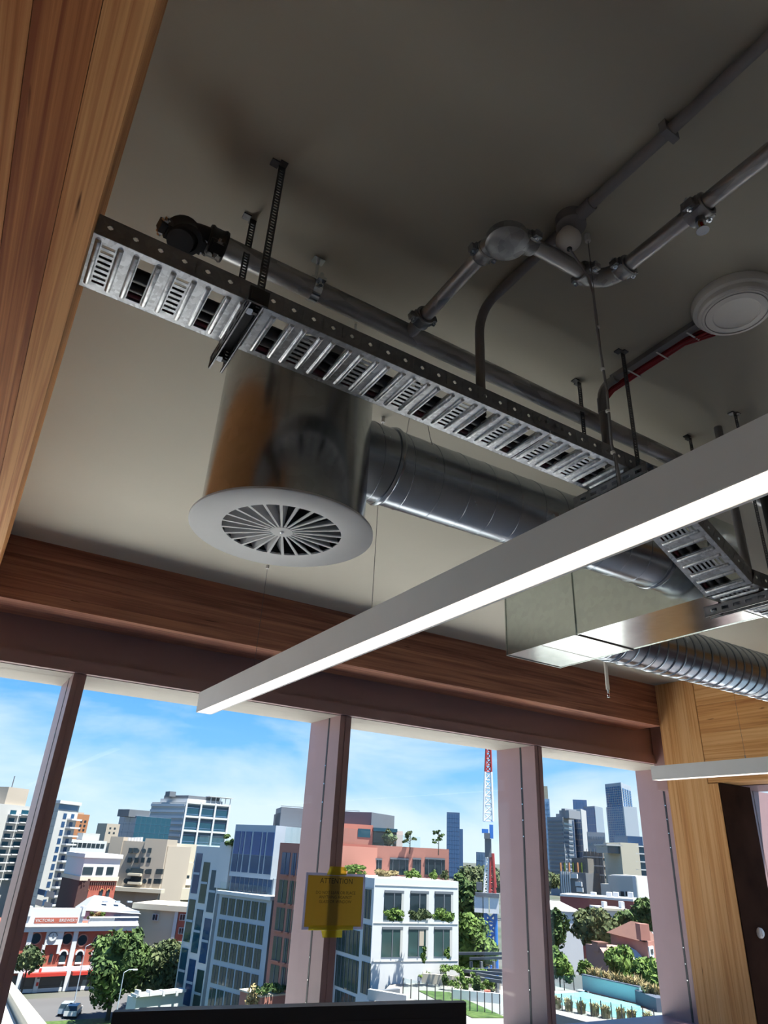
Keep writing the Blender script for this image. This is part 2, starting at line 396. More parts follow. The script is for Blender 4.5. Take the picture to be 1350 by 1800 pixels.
for z0, z1, tn in ((0.75, 0.96, .5), (0.96, 1.20, .75), (1.20, 1.47, .35), (1.47, H, .6)):
    boxobj('board', (6.275, 6.59, -4.0, 4.312, z0 + 0.0015, z1), M_woodYl, t, tn)
t = thing('wall_switch', 'small white oval switch on the shaded near side of the timber column', 'switch', (6.503, 4.19, -0.466))
MB().lathe((6.503, 4.196, -0.466), (0, -1, 0), [(0.0, 0.03), (0.03, 0.028), (0.04, 0.018), (0.042, 0.0)], 20).build('plate', M_white, t, True)
boxobj('rocker', (6.491, 6.515, 4.162, 4.168, -0.486, -0.446), M_white, t)

# ------------------------------------------------------------------ linear pendant lights
def pendant(label, x0, y1, zt, zb, wd=0.096, y0=-2.6, wires=(), group='linear pendant lights'):
    t = thing('pendant_light', label, 'light', (x0 + wd / 2, (y0 + y1) / 2, zb), group)
    w = 0.004; rim = 0.008
    body = MB().box(x0, x0 + w, y0, y1, zb, zt).box(x0 + wd - w, x0 + wd, y0, y1, zb, zt).box(x0 + w, x0 + wd - w, y0, y1, zt - w, zt)
    body.build('housing', M_lightbody, t)
    boxobj('end_cap', (x0 + w, x0 + wd - w, y1 - 0.004, y1, zb, zt - w), M_lightbody, t)
    boxobj('end_cap', (x0 + w, x0 + wd - w, y0, y0 + 0.004, zb, zt - w), M_lightbody, t)
    boxobj('diffuser', (x0 + w, x0 + wd - w - 0.006, y0 + 0.004, y1 - 0.004, zb + 0.003, zb + 0.012), M_emit, t)
    boxobj('trim_strip', (x0 + wd - w - 0.006, x0 + wd - w, y0 + 0.004, y1 - 0.004, zb, zb + 0.012), M_lightbody, t)
    for y in wires:
        xc = x0 + wd / 2
        MB().cyl((xc, y, zt), (xc, y, H), 0.0011, 6).build('suspension_wire', M_strap, t)
        g = MB().cyl((xc, y, zt), (xc, y, zt + 0.03), 0.005, 8); g.build('wire_gripper', M_bolt, t)
        MB().cyl((xc, y, H - 0.028), (xc, y, H), 0.009, 10).build('ceiling_fixing', M_white, t)
    return t
PL = pendant('long grey linear pendant light crossing the room, lit underneath', 1.205, 4.18, 0.820, 0.702, wires=(0.985, 2.20, 3.42))
MB().cyl((1.253, 3.42, 1.405), (1.253, 3.42, 1.425), 0.010, 10).build('wire_stop', M_white, PL)
pendant('short-looking linear pendant light by the timber column, right edge of view', 5.437, 4.29, 0.818, 0.702, wires=(1.0, 2.2, 3.4))
pendant('unseen added linear pendant light, beyond the overhead timber beam', -3.1, 4.18, 0.818, 0.702, wires=(1.0, 2.2, 3.4))  # unseen lamp, added to brighten the room

# ------------------------------------------------------------------ cable tray
TP = 0.1767; TY0, TY1 = 1.315, 1.510; TW = TY1 - TY0
def tray_panel_mesh():
    xs = [0, 0.024, 0.054, 0.110, 0.146, TP]
    ys = [0.0]; slots = []
    for k in range(8):
        y0 = 0.026 + k * 0.0186; slots.append((y0, y0 + 0.0092))
    ysq = {0.0, TW, 0.020, TW - 0.020}
    for a, b in slots: ysq |= {a, b}
    ys = sorted(ysq)
    def hole(x, y):
        if 0.110 < x < 0.146 and 0.020 < y < TW - 0.020: return True
        if 0.024 < x < 0.054 and any(a < y < b for a, b in slots): return True
        return False
    mb = MB().plate(xs, ys, hole, lambda x, y, t: (x, y, t), 0.0014)
    def ridge(x, r, dz):
        n = 7; y0, y1 = 0.016, TW - 0.016
        vs = []; fs = []
        rows = [(y0, 0.0), (y0 + 0.004, 0.75), (y0 + 0.010, 1.0), (y1 - 0.010, 1.0), (y1 - 0.004, 0.75), (y1, 0.0)]
        for y, s in rows:
            for k in range(n + 1):
                a = math.pi * k / n
                vs.append((x - r * math.cos(a), y, 0.0004 - dz * s * math.sin(a)))
        for i in range(len(rows) - 1):
            for k in range(n):
                p = i * (n + 1) + k; fs.append((p, p + n + 1, p + n + 2, p + 1))
        mb.add(vs, fs)
    for x in (0.014, 0.065, 0.101, 0.155): ridge(x, 0.0072, 0.0085)
    # lips folded up round the opening
    for x in (0.110, 0.146): mb.box(x - 0.0007, x + 0.0007, 0.020, TW - 0.020, 0, 0.010)
    for y in (0.020, TW - 0.020): mb.box(0.110, 0.146, y - 0.0007, y + 0.0007, 0, 0.010)
    return mb.mesh('tray_panel', M_galv, True)
TPM = tray_panel_mesh()
def flange_mesh(n):
    xs = [0.0]; hs = []
    for k in range(3 * n):
        x = (k + 0.5) * TP / 3; hs.append((x - 0.0065, x + 0.0065)); xs += [x - 0.0065, x - 0.0035, x + 0.0035, x + 0.0065]
    xs.append(n * TP); zs = [0, 0.027, 0.030, 0.036, 0.039, 0.060]
    def hole(x, z):
        for a, b in hs:
            if a < x < b and 0.027 < z < 0.039:
                c = a + 0.0065
                if 0.030 < z < 0.036 or abs(x - c) < 0.0035: return True
        return False
    mb = MB().plate(xs, zs, hole, lambda x, z, t: (x, t, z), 0.0014)
    mb.box(0, n * TP, 0, 0.010, 0.060, 0.0612)
    for k in range(3 * n):   # pressed seams between the hole fields
        x = (k + 1) * TP / 3; mb.box(x - 0.0012, x + 0.0012, -0.0016, 0, 0.014, 0.050)
    return mb.mesh('side_rail', M_galvdk, False)  # unlit side of the rails put in as a darker galvanised tone
FLM = {}
def tray(label, p0, n, ang=0.0, lead=0.0):
    """n panels from p0 (near lower edge), falling by ang below horizontal along +X"""
    t = thing('cable_tray', label, 'cable tray', p0)
    R = Matrix.Rotation(ang, 4, 'Y')
    for k in range(n):
        inst('tray_panel', TPM, Matrix.Translation(p0) @ R @ Matrix.Translation((k * TP, 0, 0)), t)
    if n not in FLM: FLM[n] = flange_mesh(n)
    o = inst('side_rail', FLM[n], Matrix.Translation(p0) @ R @ Matrix.Translation((0, 0, 0)), t); o['label'] = 'dark perforated side rail facing the room'
    inst('side_rail', FLM[n], Matrix.Translation(p0) @ R @ Matrix.Translation((0, TW - 0.0014, 0)), t)
    return t
TZ = 1.237
X0 = -0.0418
tr1 = tray('perforated galvanised cable tray from the overhead timber beam to the splice', (X0, TY0, TZ), 8)
X1 = X0 + 8 * TP + 0.004
tr2 = tray('short level cable tray past the splice, its end behind the long light', (X1, TY0, TZ), 3)
MB().box(X1 - 0.075, X1 + 0.07, TY0 - 0.004, TY0 - 0.0002, TZ + 0.010, TZ + 0.052).build('splice_plate', M_galvdk, tr2)
for x in (-0.05, -0.02, 0.02, 0.05):
    MB().cyl((X1 + x, TY0 - 0.012, TZ + 0.033), (X1 + x, TY0 - 0.004, TZ + 0.033), 0.008, 6).build('splice_bolt', M_iron, tr2)
X2 = X1 + 3 * TP + 0.005
ang = math.atan2(TZ - 0.945, 2.385 - X2)
nfall = 3
tr3 = tray('sloping cable tray dropping below the long light beside the duct box', (X2, TY0, TZ), nfall, ang)
Xe = X2 + nfall * TP * math.cos(ang); Ze = TZ - nfall * TP * math.sin(ang)
tr4 = tray('lower level cable tray past the slotted strut, running out at the right edge', (Xe + 0.01, TY0, Ze), 9)

def strap_mesh(L, w=0.021, th=0.0025):
    n = max(2, int(L / 0.011)); zs = [0.0]; hs = []
    for k in range(n - 1):
        z = (k + 0.5) * 0.011; hs.append((z, z + 0.0045)); zs += [z, z + 0.0045]
    zs.append(L)
    return MB().plate([-w / 2, -w * 0.24, w * 0.24, w / 2], zs, lambda x, z: abs(x) < w * 0.24 and any(a < z < b for a, b in hs), lambda x, z, t: (x, t, z), th) \
        .box(-w / 2, w / 2, 0, 0.010, 0, L * 0.0 + 0.0).mesh('strap', M_strap)
def tray_hanger(label, x, zt, y0=1.300, y1=1.520, lo=1.245, hi=1.575, smat=None):
    t = thing('tray_hanger', label, 'bracket', (x, (y0 + y1) / 2, zt), 'cable tray hangers')
    zb = zt - 0.046
    L = H - zb
    me = strap_mesh(L)
    for y in (y0, y1):
        inst('strap', me, Matrix.Translation((x + 0.012, y - (0.003 if y == y0 else 0), zb)), t)
        s = -1 if y == y0 else 1
        MB().box(x + 0.001, x + 0.023, min(y, y + s * 0.02), max(y, y + s * 0.02), H - 0.005, H).box(x - 0.022, x + 0.002, y - 0.012, y + 0.012, H - 0.005, H).build('ceiling_tab', M_strap, t)
    # slotted C-channel strut under the tray, open side down
    w2 = 0.0205; d = 0.041; th = 0.0025; zq = zt - 0.009
    ys = [lo]; k = 0
    ss = []
    y = lo + 0.02
    while y + 0.03 < hi: ss.append((y, y + 0.028)); y += 0.05
    yy = sorted({lo, hi} | {v for s in ss for v in s})
    st = MB()
    hol = lambda u, v: any(a < u < b for a, b in ss) and 0.013 < v < 0.026
    st.plate(yy, [0, 0.013, 0.026, d], hol, lambda u, v, q: (x - w2 + q, u, zq - d + v), th)
    st.plate(yy, [0, 0.013, 0.026, d], hol, lambda u, v, q: (x + w2 - q, u, zq - d + v), th)
    st.plate(yy, [-w2, w2], lambda u, v: False, lambda u, v, q: (x + v, u, zq - q), th)
    lip = MB()
    for s in (-1, 1):
        lip.box(min(x + s * w2, x + s * (w2 - 0.0065)), max(x + s * w2, x + s * (w2 - 0.0065)), lo, hi, zq - d, zq - d + th)
        lip.box(min(x + s * (w2 - 0.0065), x + s * (w2 - 0.005)), max(x + s * (w2 - 0.0065), x + s * (w2 - 0.005)), lo, hi, zq - d, zq - d + 0.007)
    o = st.build('strut', smat or M_galvdk, t)
    lp = lip.build('strut_lip', M_galv, t)
    if smat:
        MB().box(x - 0.026, x + 0.026, lo - 0.006, lo, zq - d - 0.002, zq + 0.004).box(x - 0.020, x + 0.020, lo - 0.008, lo - 0.006, zq - d + 0.006, zq - 0.006).build('end_cap', M_black, t)
    for yn in (y0 + 0.02, hi - 0.03):
        MB().cyl((x, yn, zq - 0.020), (x, yn, zq - 0.003), 0.012, 12).build('nut', M_bolt, t)
    return t
tray_hanger('slotted strap hanger and strut under the cable tray near the overhead beam', 0.345, TZ, lo=1.262, smat=M_black)  # black strut body: shade inside the channel put into its colour
tray_hanger('slotted strap hanger under the tray just left of the long light', 1.762, TZ)
tray_hanger('strap hanger with slotted strut carrying the lower tray below the duct box', 2.46, Ze + 0.0, lo=1.20)

# cables lying in the tray
def run(y, dz, r, name, label, mat, grp):
    zz = 0.004 + r + dz
    pts = [(X0 + 0.004, y, TZ + zz), (0.6, y, TZ + zz), (1.2, y, TZ + zz), (X2 - 0.03, y, TZ + zz), (X2 + 0.04, y, TZ + zz - 0.012)]
    pts += [(Xe - 0.02, y, Ze + zz + 0.020), (Xe + 0.05, y, Ze + zz), (3.4, y, Ze + zz), (4.1, y, Ze + zz)]
    tag(MB().tube(pts, r, 10).build(name, mat, None, True), label, 'cable', grp)
run(TY0 + 0.105, 0, 0.019, 'power_cable', 'thick black cable lying along the middle of the cable tray', M_cable, None)
run(TY0 + 0.143, 0, 0.015, 'power_cable', 'thinner black cable beside the dark red cables in the tray', M_cable, None)
run(TY0 + 0.168, 0, 0.0085, 'data_cable', 'dark red cable against the far side of the cable tray', M_dkred, None)
run(TY0 + 0.182, 0, 0.006, 'data_cable', 'thinnest dark red cable hard against the far tray rail', M_dkred, None)

# ------------------------------------------------------------------ sprinkler pipework
def coupling(t, c, axis, r, ear, width=0.05, mat=None):
    """two-piece grooved coupling: ribbed ring, two bolt ears, bolts (sub-parts)"""
    d = Vector(axis).normalized(); e = Vector(ear); e = (e - d * e.dot(d)).normalized(); n = d.cross(e)
    c = Vector(c); w = width / 2
    mb = MB().lathe(c, d, [(r * 1.02, -w), (r * 1.35, -w), (r * 1.42, -w * 0.75), (r * 1.30, -w * 0.45), (r * 1.30, w * 0.45), (r * 1.42, w * 0.75), (r * 1.35, w), (r * 1.02, w)], 24)
    for s in (-1, 1):
        mb.obox(c + e * (s * r * 1.65), d * (w * 0.55), e * (r * 0.42), n * (r * 0.42))
        mb.obox(c + e * (s * r * 1.35), d * (w * 0.8), e * (r * 0.2), n * (r * 0.6))
    o = mb.build('coupling', mat or M_iron, t, True)
    for s in (-1, 1):
        q = c + e * (s * r * 1.72)
        MB().cyl(q - n * (r * 0.62), q + n * (r * 0.62), r * 0.34, 6).build('bolt', M_bolt, o)
        MB().cyl(q - n * (r * 0.85), q + n * (r * 0.85), r * 0.17, 8).build('bolt', M_bolt, o)
    return o
PY, PZ, PR = 1.552, 1.617, 0.0345
mp = thing('sprinkler_main', 'galvanised sprinkler main pipe running above the cable tray', 'pipe', (1.3, PY, PZ - PR))
MB().cyl((0.275, PY, PZ), (6.2, PY, PZ), PR, 24).build('pipe', M_pipe, mp, True)
MB().tube([(0.275, PY, PZ)] + arc((0.165, PY, PZ), (0.255, PY, PZ), (0.165, PY - 0.03, PZ - 0.085), 8), PR * 1.08, 20).build('elbow', M_black, mp, True)
coupling(mp, (0.268, PY, PZ), (1, 0, 0), PR, (0, -0.7, -1), 0.055, M_black)
coupling(mp, (0.172, PY - 0.012, PZ - 0.04), (0.25, -0.35, -1), PR * 1.05, (-1, -0.1, 0.1), 0.06, M_black)
for x in (0.60, 3.2, 4.6):
    MB().cyl((x, PY, PZ + PR), (x, PY, H), 0.006, 8).build('hanger_rod', M_bolt, mp)
    hb = MB().lathe((x - 0.014, PY, PZ), (1, 0, 0), [(PR + 0.001, 0), (PR + 0.006, 0), (PR + 0.006, 0.028), (PR + 0.001, 0.028)], 24)
    hb.obox((x, PY - 0.045, PZ + 0.004), (0.014, 0, 0), (0, 0.014, 0), (0, 0, 0.006)).obox((x, PY + 0.004, PZ + 0.045), (0.014, 0, 0), (0, 0.006, 0), (0, 0, 0.014))
    o = hb.build('pipe_clip', M_bolt, mp, True)
    MB().cyl((x, PY - 0.048, PZ - 0.02), (x, PY - 0.048, PZ + 0.03), 0.007, 6).build('clip_bolt', M_bolt, o)
    boxobj('rod_plate', (x - 0.02, x + 0.02, PY - 0.015, PY + 0.015, H - 0.004, H), M_bolt, mp)
br = thing('sprinkler_branch', 'thinner galvanised sprinkler branch with cast elbows near the ceiling', 'pipe', (1.15, 1.0, 1.60))
BZ, BR = 1.632, 0.0235
BX0, BX1, BY = 0.962, 1.352, 1.035
MB().cyl((BX0, 1.545, BZ - 0.02), (BX0, BY + 0.075, BZ), BR, 20).build('pipe', M_pipe, br, True)
MB().cyl((BX0 + 0.06, BY, BZ), (BX1 - 0.055, BY - 0.01, BZ), BR, 20).build('pipe', M_pipe, br, True)
MB().cyl((BX1, BY - 0.07, BZ), (BX1 + 0.01, -3.2, BZ), BR, 20).build('pipe', M_pipe, br, True)
MB().tube(arc((BX0, BY, BZ), (BX0, BY + 0.09, BZ), (BX0 + 0.09, BY, BZ), 10), BR * 1.28, 16).build('elbow', M_iron, br, True)
MB().lathe((BX0 + 0.022, BY + 0.022, BZ - BR * 1.2), (0, 0, -1), [(0.062, -0.03), (0.064, -0.004), (0.055, 0.004), (0.02, 0.007), (0, 0.007)], 24).build('elbow_boss', M_iron, br, True)
MB().tube(arc((BX1, BY - 0.01, BZ), (BX1 - 0.08, BY - 0.01, BZ), (BX1, BY - 0.09, BZ), 10), BR * 1.28, 16).build('elbow', M_iron, br, True)
coupling(br, (BX0, 1.46, BZ - 0.014), (0, 1, 0), BR * 1.05, (1, 0, 0.25), 0.045)
coupling(br, (BX0, BY + 0.105, BZ), (0, 1, 0), BR, (1, 0, 0.1), 0.040)
coupling(br, (BX0 + 0.085, BY, BZ), (1, 0, 0), BR, (0, 1, 0.15), 0.045)
coupling(br, (BX1 - 0.078, BY - 0.01, BZ), (1, 0, 0), BR, (0, 1, 0.1), 0.045)
coupling(br, (BX1, BY - 0.090, BZ), (0, 1, 0), BR, (1, 0, 0.1), 0.045)
coupling(br, (BX1 + 0.005, 0.690, BZ), (0, 1, 0), BR * 1.12, (1, 0, 0.2), 0.060)
coupling(br, (BX1 + 0.005, 0.215, BZ), (0, 1, 0), BR * 1.05, (1, 0, 0.2), 0.045)
sh = MB().cyl((BX1 + 0.005, 0.69, BZ - BR), (BX1 + 0.005, 0.69, BZ - BR - 0.026), 0.013, 10); h1 = sh.build('sprinkler_head', M_iron, br, True)
MB().cyl((BX1 + 0.005, 0.69, BZ - BR - 0.026), (BX1 + 0.005, 0.69, BZ - BR - 0.052), 0.0045, 8).build('bulb', M_redglass, h1)
MB().lathe((BX1 + 0.005, 0.69, BZ - BR - 0.055), (0, 0, -1), [(0.0, 0), (0.017, 0), (0.017, 0.002), (0, 0.002)], 14).build('deflector', M_bolt, h1)
for s in (-1, 1): MB().tube([(BX1 + 0.005 + s * 0.009, 0.69, BZ - BR - 0.024), (BX1 + 0.005 + s * 0.013, 0.69, BZ - BR - 0.04), (BX1 + 0.005 + s * 0.004, 0.69, BZ - BR - 0.055)], 0.0025, 6).build('yoke', M_brass, h1)
# pendent sprinkler by the corner column
sx, sy = 4.93, 4.25
sp = thing('sprinkler_drop', 'slim white sprinkler drop hanging from the ceiling below the right spiral duct', 'sprinkler', (sx, sy, 1.37))
MB().cyl((sx, sy, H), (sx, sy, 1.42), 0.017, 14).build('drop_pipe', M_white, sp, True)
MB().cyl((sx, sy, 1.42), (sx, sy, 1.385), 0.017, 12, 0.010).build('reducer', M_bolt, sp, True)
MB().cyl((sx, sy, 1.385), (sx, sy, 1.36), 0.005, 8).build('bulb', M_redglass, sp)
for s in (-1, 1): MB().tube([(sx + s * 0.010, sy, 1.388), (sx + s * 0.013, sy, 1.37), (sx + s * 0.003, sy, 1.355)], 0.0025, 6).build('yoke', M_bolt, sp)
MB().lathe((sx, sy, 1.352), (0, 0, -1), [(0.0, 0), (0.017, 0), (0.017, 0.002), (0, 0.002)], 14).build('deflector', M_bolt, sp)

# ------------------------------------------------------------------ conduits, ball rose, smoke sensor, red cables
cx = 1.165
c1 = thing('grey_conduit', 'grey plastic conduit on the ceiling dropping into the cable tray', 'conduit', (cx, 1.0, 1.70))
zc = H - 0.021
MB().tube([(cx, -3.5, zc), (cx, 0.5, zc), (cx, 0.95, zc)], 0.0165, 14).build('conduit', M_pvc, c1, True)
MB().tube([(cx, 0.99, zc), (cx + 0.005, 1.25, zc)] + arc((cx + 0.005, 1.415, zc), (cx + 0.005, 1.32, zc), (cx + 0.005, 1.415, zc - 0.11), 8) + [(cx + 0.005, 1.413, 1.28)], 0.0165, 14).build('conduit', M_pvc, c1, True)
MB().lathe((cx, 0.97, H), (0, 0, -1), [(0.045, 0), (0.045, 0.036), (0.038, 0.040), (0, 0.040)], 24).build('junction_box', M_pvc, c1, True)
MB().cyl((cx, 0.935, zc), (cx, 0.885, zc), 0.021, 14).build('socket', M_pvc, c1, True)
for y in (0.62, 0.1):
    MB().box(cx - 0.026, cx + 0.026, y - 0.010, y + 0.010, H - 0.042, H).build('saddle', M_pvc, c1)
br1 = thing('cord_grip_ball', 'white ball-shaped cord grip under the grey conduit junction', 'cord grip', (cx, 0.985, 1.65))
prof = [(0.0, -0.040)] + [(0.038 * math.cos(a), 0.036 * math.sin(a)) for a in [math.radians(q) for q in range(-75, 60, 12)]] + [(0.022, 0.042), (0, 0.042)]
MB().lathe((cx, 0.985, H - 0.078), (0, 0, 1), prof, 28).build('ball', M_white, br1, True)
MB().cyl((cx, 0.985, H - 0.119), (cx, 0.985, H - 0.108), 0.008, 12).build('cord_hole', M_black, br1, True)
fx = thing('power_flex', 'thin grey power flex from the ball cord grip down to the long light', 'cable', (1.25, 0.985, 0.82))
MB().tube([(cx, 0.985, H - 0.115), (1.20, 0.985, H - 0.15), (1.235, 0.985, H - 0.19), (1.249, 0.985, H - 0.25), (1.246, 0.985, 1.35), (1.256, 0.985, 1.15), (1.249, 0.985, 0.98), (1.262, 0.985, 0.90), (1.262, 0.985, 0.82)], 0.0036, 8).build('flex', M_pvc, fx, True)
for z in (1.37, 1.22, 1.08, 0.95):
    MB().cyl((1.250, 0.985, z), (1.250, 0.985, z + 0.006), 0.0062, 8).build('clip', M_white, fx)
sk = thing('ceiling_speaker', 'round white ceiling disc with recessed rings at the right edge', 'ceiling disc', (1.88, 0.90, 1.69))
c_ = (1.868, 0.903, H)
MB().lathe(c_, (0, 0, -1), [(0.135, 0), (0.137, 0.012), (0.132, 0.030), (0.118, 0.032), (0.118, 0.050), (0.112, 0.056), (0.108, 0.056)], 48).build('body', M_white, sk, True)
MB().lathe(c_, (0, 0, -1), [(0.108, 0.054), (0.106, 0.058), (0.074, 0.060), (0.072, 0.057), (0.060, 0.055), (0.0, 0.055)], 48).build('face', M_white, sk, True)
MB().lathe(c_, (0, 0, -1), [(0.096, 0.0590), (0.097, 0.0606), (0.0985, 0.0606), (0.0995, 0.0590)], 48).build('groove_ring', plain('grey_ring', (0.35, 0.34, 0.34)), sk, True)
# tray of red fire cables by the disc
rx = 1.873
rc = thing('cable_channel', 'grey cable channel on the ceiling beside the red cables', 'conduit', (rx, 1.2, 1.72))
MB().box(rx - 0.034, rx - 0.004, 0.93, 1.42, H - 0.022, H).build('channel', M_pvc, rc)
MB().tube([(rx - 0.02, 1.40, H - 0.02)] + arc((rx - 0.025, 1.475, H - 0.02), (rx - 0.02, 1.42, H - 0.02), (rx - 0.028, 1.475, H - 0.08), 6) + [(rx - 0.03, 1.475, 1.26)], 0.0175, 14).build('drop_pipe', M_pvc, rc, True)
MB().cyl((rx - 0.028, 1.475, 1.67), (rx - 0.029, 1.475, 1.60), 0.0205, 14).build('socket', M_pvc, rc, True)
rr_ = random.Random(3)
for k in range(6):
    ox, oz = (k % 3) * 0.0085, (k // 3) * 0.0085
    pts = [(rx + 0.03 + 0.03 * rr_.random(), 0.90 + 0.02 * k, H - 0.012), (rx + 0.02 + ox * 1.8, 1.02, H - 0.020 - oz * 2.2)]
    y = 1.12
    while y < 1.40:
        pts.append((rx + 0.006 + ox + 0.002 * rr_.uniform(-1, 1), y, H - 0.016 - oz - 0.002 * rr_.random())); y += 0.07
    pts += [(rx + 0.004 + ox * 0.8, 1.45, H - 0.028 - oz), (rx - 0.004 + ox * 0.6, 1.492, H - 0.065 - oz), (rx - 0.012 + ox * 0.3, 1.502, H - 0.13)]
    tag(MB().tube(pts, 0.0050, 8).build('red_cable', M_red, None, True), 'red fire cable in the tied bundle beside the round ceiling disc', 'cable', 'red fire cables tied together')
for i, y in enumerate((1.07, 1.20, 1.33)):
    o = MB().box(rx - 0.036, rx + 0.034, y - 0.003, y + 0.003, H - 0.036, H - 0.034).box(rx + 0.032, rx + 0.034, y - 0.003, y + 0.003, H - 0.036, H - 0.004).build('cable_tie', M_white)
    tag(o, 'white cable tie around the red cables, ' + ('nearest the round disc', 'middle of three', 'nearest the grey drop pipe')[i], 'cable tie', 'cable ties on the red bundle')

# ------------------------------------------------------------------ swirl diffuser and ducts
DZ = 0.92; DC = (0.7306, 1.9054)
df = thing('swirl_diffuser', 'round white swirl air diffuser under a galvanised drum', 'air diffuser', (DC[0], DC[1], DZ))
CRD = 0.268
MB().lathe((*DC, 0), (0, 0, 1), [(CRD, DZ + 0.006), (CRD, 1.52), (CRD - 0.006, 1.526), (0, 1.526)], 96).build('plenum_drum', M_sheet, df, True)
MB().lathe((*DC, DZ), (0, 0, 1), [(0.194, 0.000), (0.292, -0.004), (0.2985, -0.001), (0.2985, 0.006), (0.290, 0.010), (CRD, 0.010), (0.196, 0.008), (0.194, 0.0)], 96).build('face_ring', M_whitepc, df, True)
vm = MB()
R_ = 0.195
for s in (0,):
    # one blade: tilted wedge with a folded front edge
    i0, i1 = 0.034, R_
    def bl(r, u, z): return (r, u, z)
    a0, a1 = 0.0030, 0.0048
    w0, w1 = 0.004, 0.020
    vm.add([bl(i0, -a0, 0), bl(i0, a0, 0), bl(i1, a1, 0), bl(i1, -a1, 0), bl(i0, -a0, 0.004), bl(i0, a0, 0.004), bl(i1, a1, 0.004), bl(i1, -a1, 0.004)],
           [(0, 1, 2, 3), (4, 7, 6, 5), (0, 4, 5, 1), (1, 5, 6, 2), (2, 6, 7, 3), (3, 7, 4, 0)])
    vm.add([bl(i0, a0, 0.002), bl(i1, a1, 0.002), bl(i1, a1 + w1, 0.034), bl(i0, a0 + w0, 0.012), bl(i0, a0, 0.0035), bl(i1, a1, 0.0035), bl(i1, a1 + w1, 0.0355), bl(i0, a0 + w0, 0.0135)],
           [(0, 1, 2, 3), (7, 6, 5, 4), (0, 4, 5, 1), (1, 5, 6, 2), (2, 6, 7, 3), (3, 7, 4, 0)])
VME = vm.mesh('vane', M_whitepc)
for k in range(24):
    inst('vane', VME, Matrix.Translation((*DC, DZ)) @ Matrix.Rotation(2 * math.pi * (k + 0.35) / 24, 4, 'Z'), df)
MB().lathe((*DC, DZ), (0, 0, 1), [(0, -0.002), (0.036, -0.001), (0.040, 0.004), (0, 0.008)], 32).build('hub', M_whitepc, df, True)
MB().lathe((*DC, DZ), (0, 0, -1), [(0.006, 0.001), (0.006, 0.004), (0, 0.005)], 12).build('hub_screw', M_bolt, df, True)
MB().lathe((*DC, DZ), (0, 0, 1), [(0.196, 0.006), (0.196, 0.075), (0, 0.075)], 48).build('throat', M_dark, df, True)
for a in (-0.9, 2.2):
    MB().cyl((DC[0] + CRD * 0.0 + 0.2 * math.cos(a), DC[1] + 0.2 * math.sin(a), 1.52), (DC[0] + 0.2 * math.cos(a), DC[1] + 0.2 * math.sin(a), H), 0.005, 8).build('hanger_rod', M_bolt, df)

def spiral(name, label, p0, p1, r, pitch, ridge, collars=(), ends=()):
    t = thing(name, label, 'duct', ((p0[0] + p1[0]) / 2, p0[1], p0[2] - r))
    MB().cyl(p0, p1, r, 64, caps=False).build('duct', M_duct, t, True)
    L_ = p1[0] - p0[0]; n = int(L_ / pitch * 40); pts = []
    for i in range(n + 1):
        a = 2 * math.pi * i / 40; x = p0[0] + L_ * i / n
        pts.append((x, p0[1] + (p1[1] - p0[1]) * i / n + r * math.cos(a), p0[2] + (p1[2] - p0[2]) * i / n + r * math.sin(a)))
    MB().tube(pts, ridge, 6).build('spiral_seam', M_duct, t, True)
    for x, w in collars:
        f = (x - p0[0]) / L_; q = (x, p0[1] + (p1[1] - p0[1]) * f, p0[2] + (p1[2] - p0[2]) * f)
        MB().lathe(q, (1, 0, 0), [(r, -w), (r + 0.005, -w), (r + 0.006, -w * 0.3), (r + 0.009, 0), (r + 0.006, w * 0.3), (r + 0.005, w), (r, w)], 64).build('collar', M_duct, t, True)
    return t
BXL, BXR = 2.700, 3.140
d1 = spiral('spiral_duct', 'spiral metal duct between the swirl diffuser drum and the square duct box', (DC[0] + CRD * 0.84, 1.9054, 1.297), (BXL + 0.01, 1.9054, 1.325), 0.1455, 0.128, 0.0018, ((1.10, 0.012), (2.60, 0.012)))
for sgn in (-1, 1):
    MB().tube([(1.24, 1.9054 + 0.02 * sgn, H - 0.02), (1.24, 1.9054 + 0.10 * sgn, 1.43), (1.24, 1.9054 + 0.146 * sgn, 1.31)], 0.0012, 6).build('sling_wire', M_strap, d1)
boxobj('sling_clip', (1.232, 1.248, 1.895, 1.915, H - 0.03, H), M_black, d1)
d2 = spiral('spiral_duct', 'ribbed spiral duct leaving the square duct box to the right edge', (BXR - 0.01, 2.75, 1.262), (6.25, 2.75, 1.262), 0.158, 0.085, 0.0065, ((3.25, 0.012),))
dbx = thing('duct_box', 'square galvanised sheet-metal duct box below the long light', 'duct', ((BXL + BXR) / 2, 2.4, 1.10))
YB0, YBs, YB1 = 1.74, 2.505, 3.068
MB().box(BXL, BXR, YB0, YBs - 0.002, 1.10, 1.56).build('near_section', M_boxm, dbx)
MB().box(BXL, BXR, YBs + 0.002, YB1, 1.10, 1.56).build('far_section', M_boxm, dbx)
e_ = 0.007
MB().box(BXL - e_, BXR + e_, YBs - 0.004, YBs + 0.004, 1.10 - e_, 1.56).build('cleat', M_boxm, dbx)
for y in (YB0, YB1):
    MB().box(BXL - 0.004, BXR + 0.004, y - 0.006, y + 0.002, 1.096, 1.56).build('end_seam', M_boxm, dbx)
for x in (BXL, BXR):
    MB().box(x - 0.003, x + 0.003, YB0, YB1, 1.097, 1.104).build('edge_seam', M_boxm, dbx)
MB().box(BXL, BXR, 2.78, 2.784, 1.0985, 1.10).build('stiffener_crease', M_boxm, dbx)
for x in (BXL + 0.05, BXR - 0.05):
    MB().cyl((x, 2.4, 1.56), (x, 2.4, H), 0.005, 8).build('hanger_rod', M_bolt, dbx)

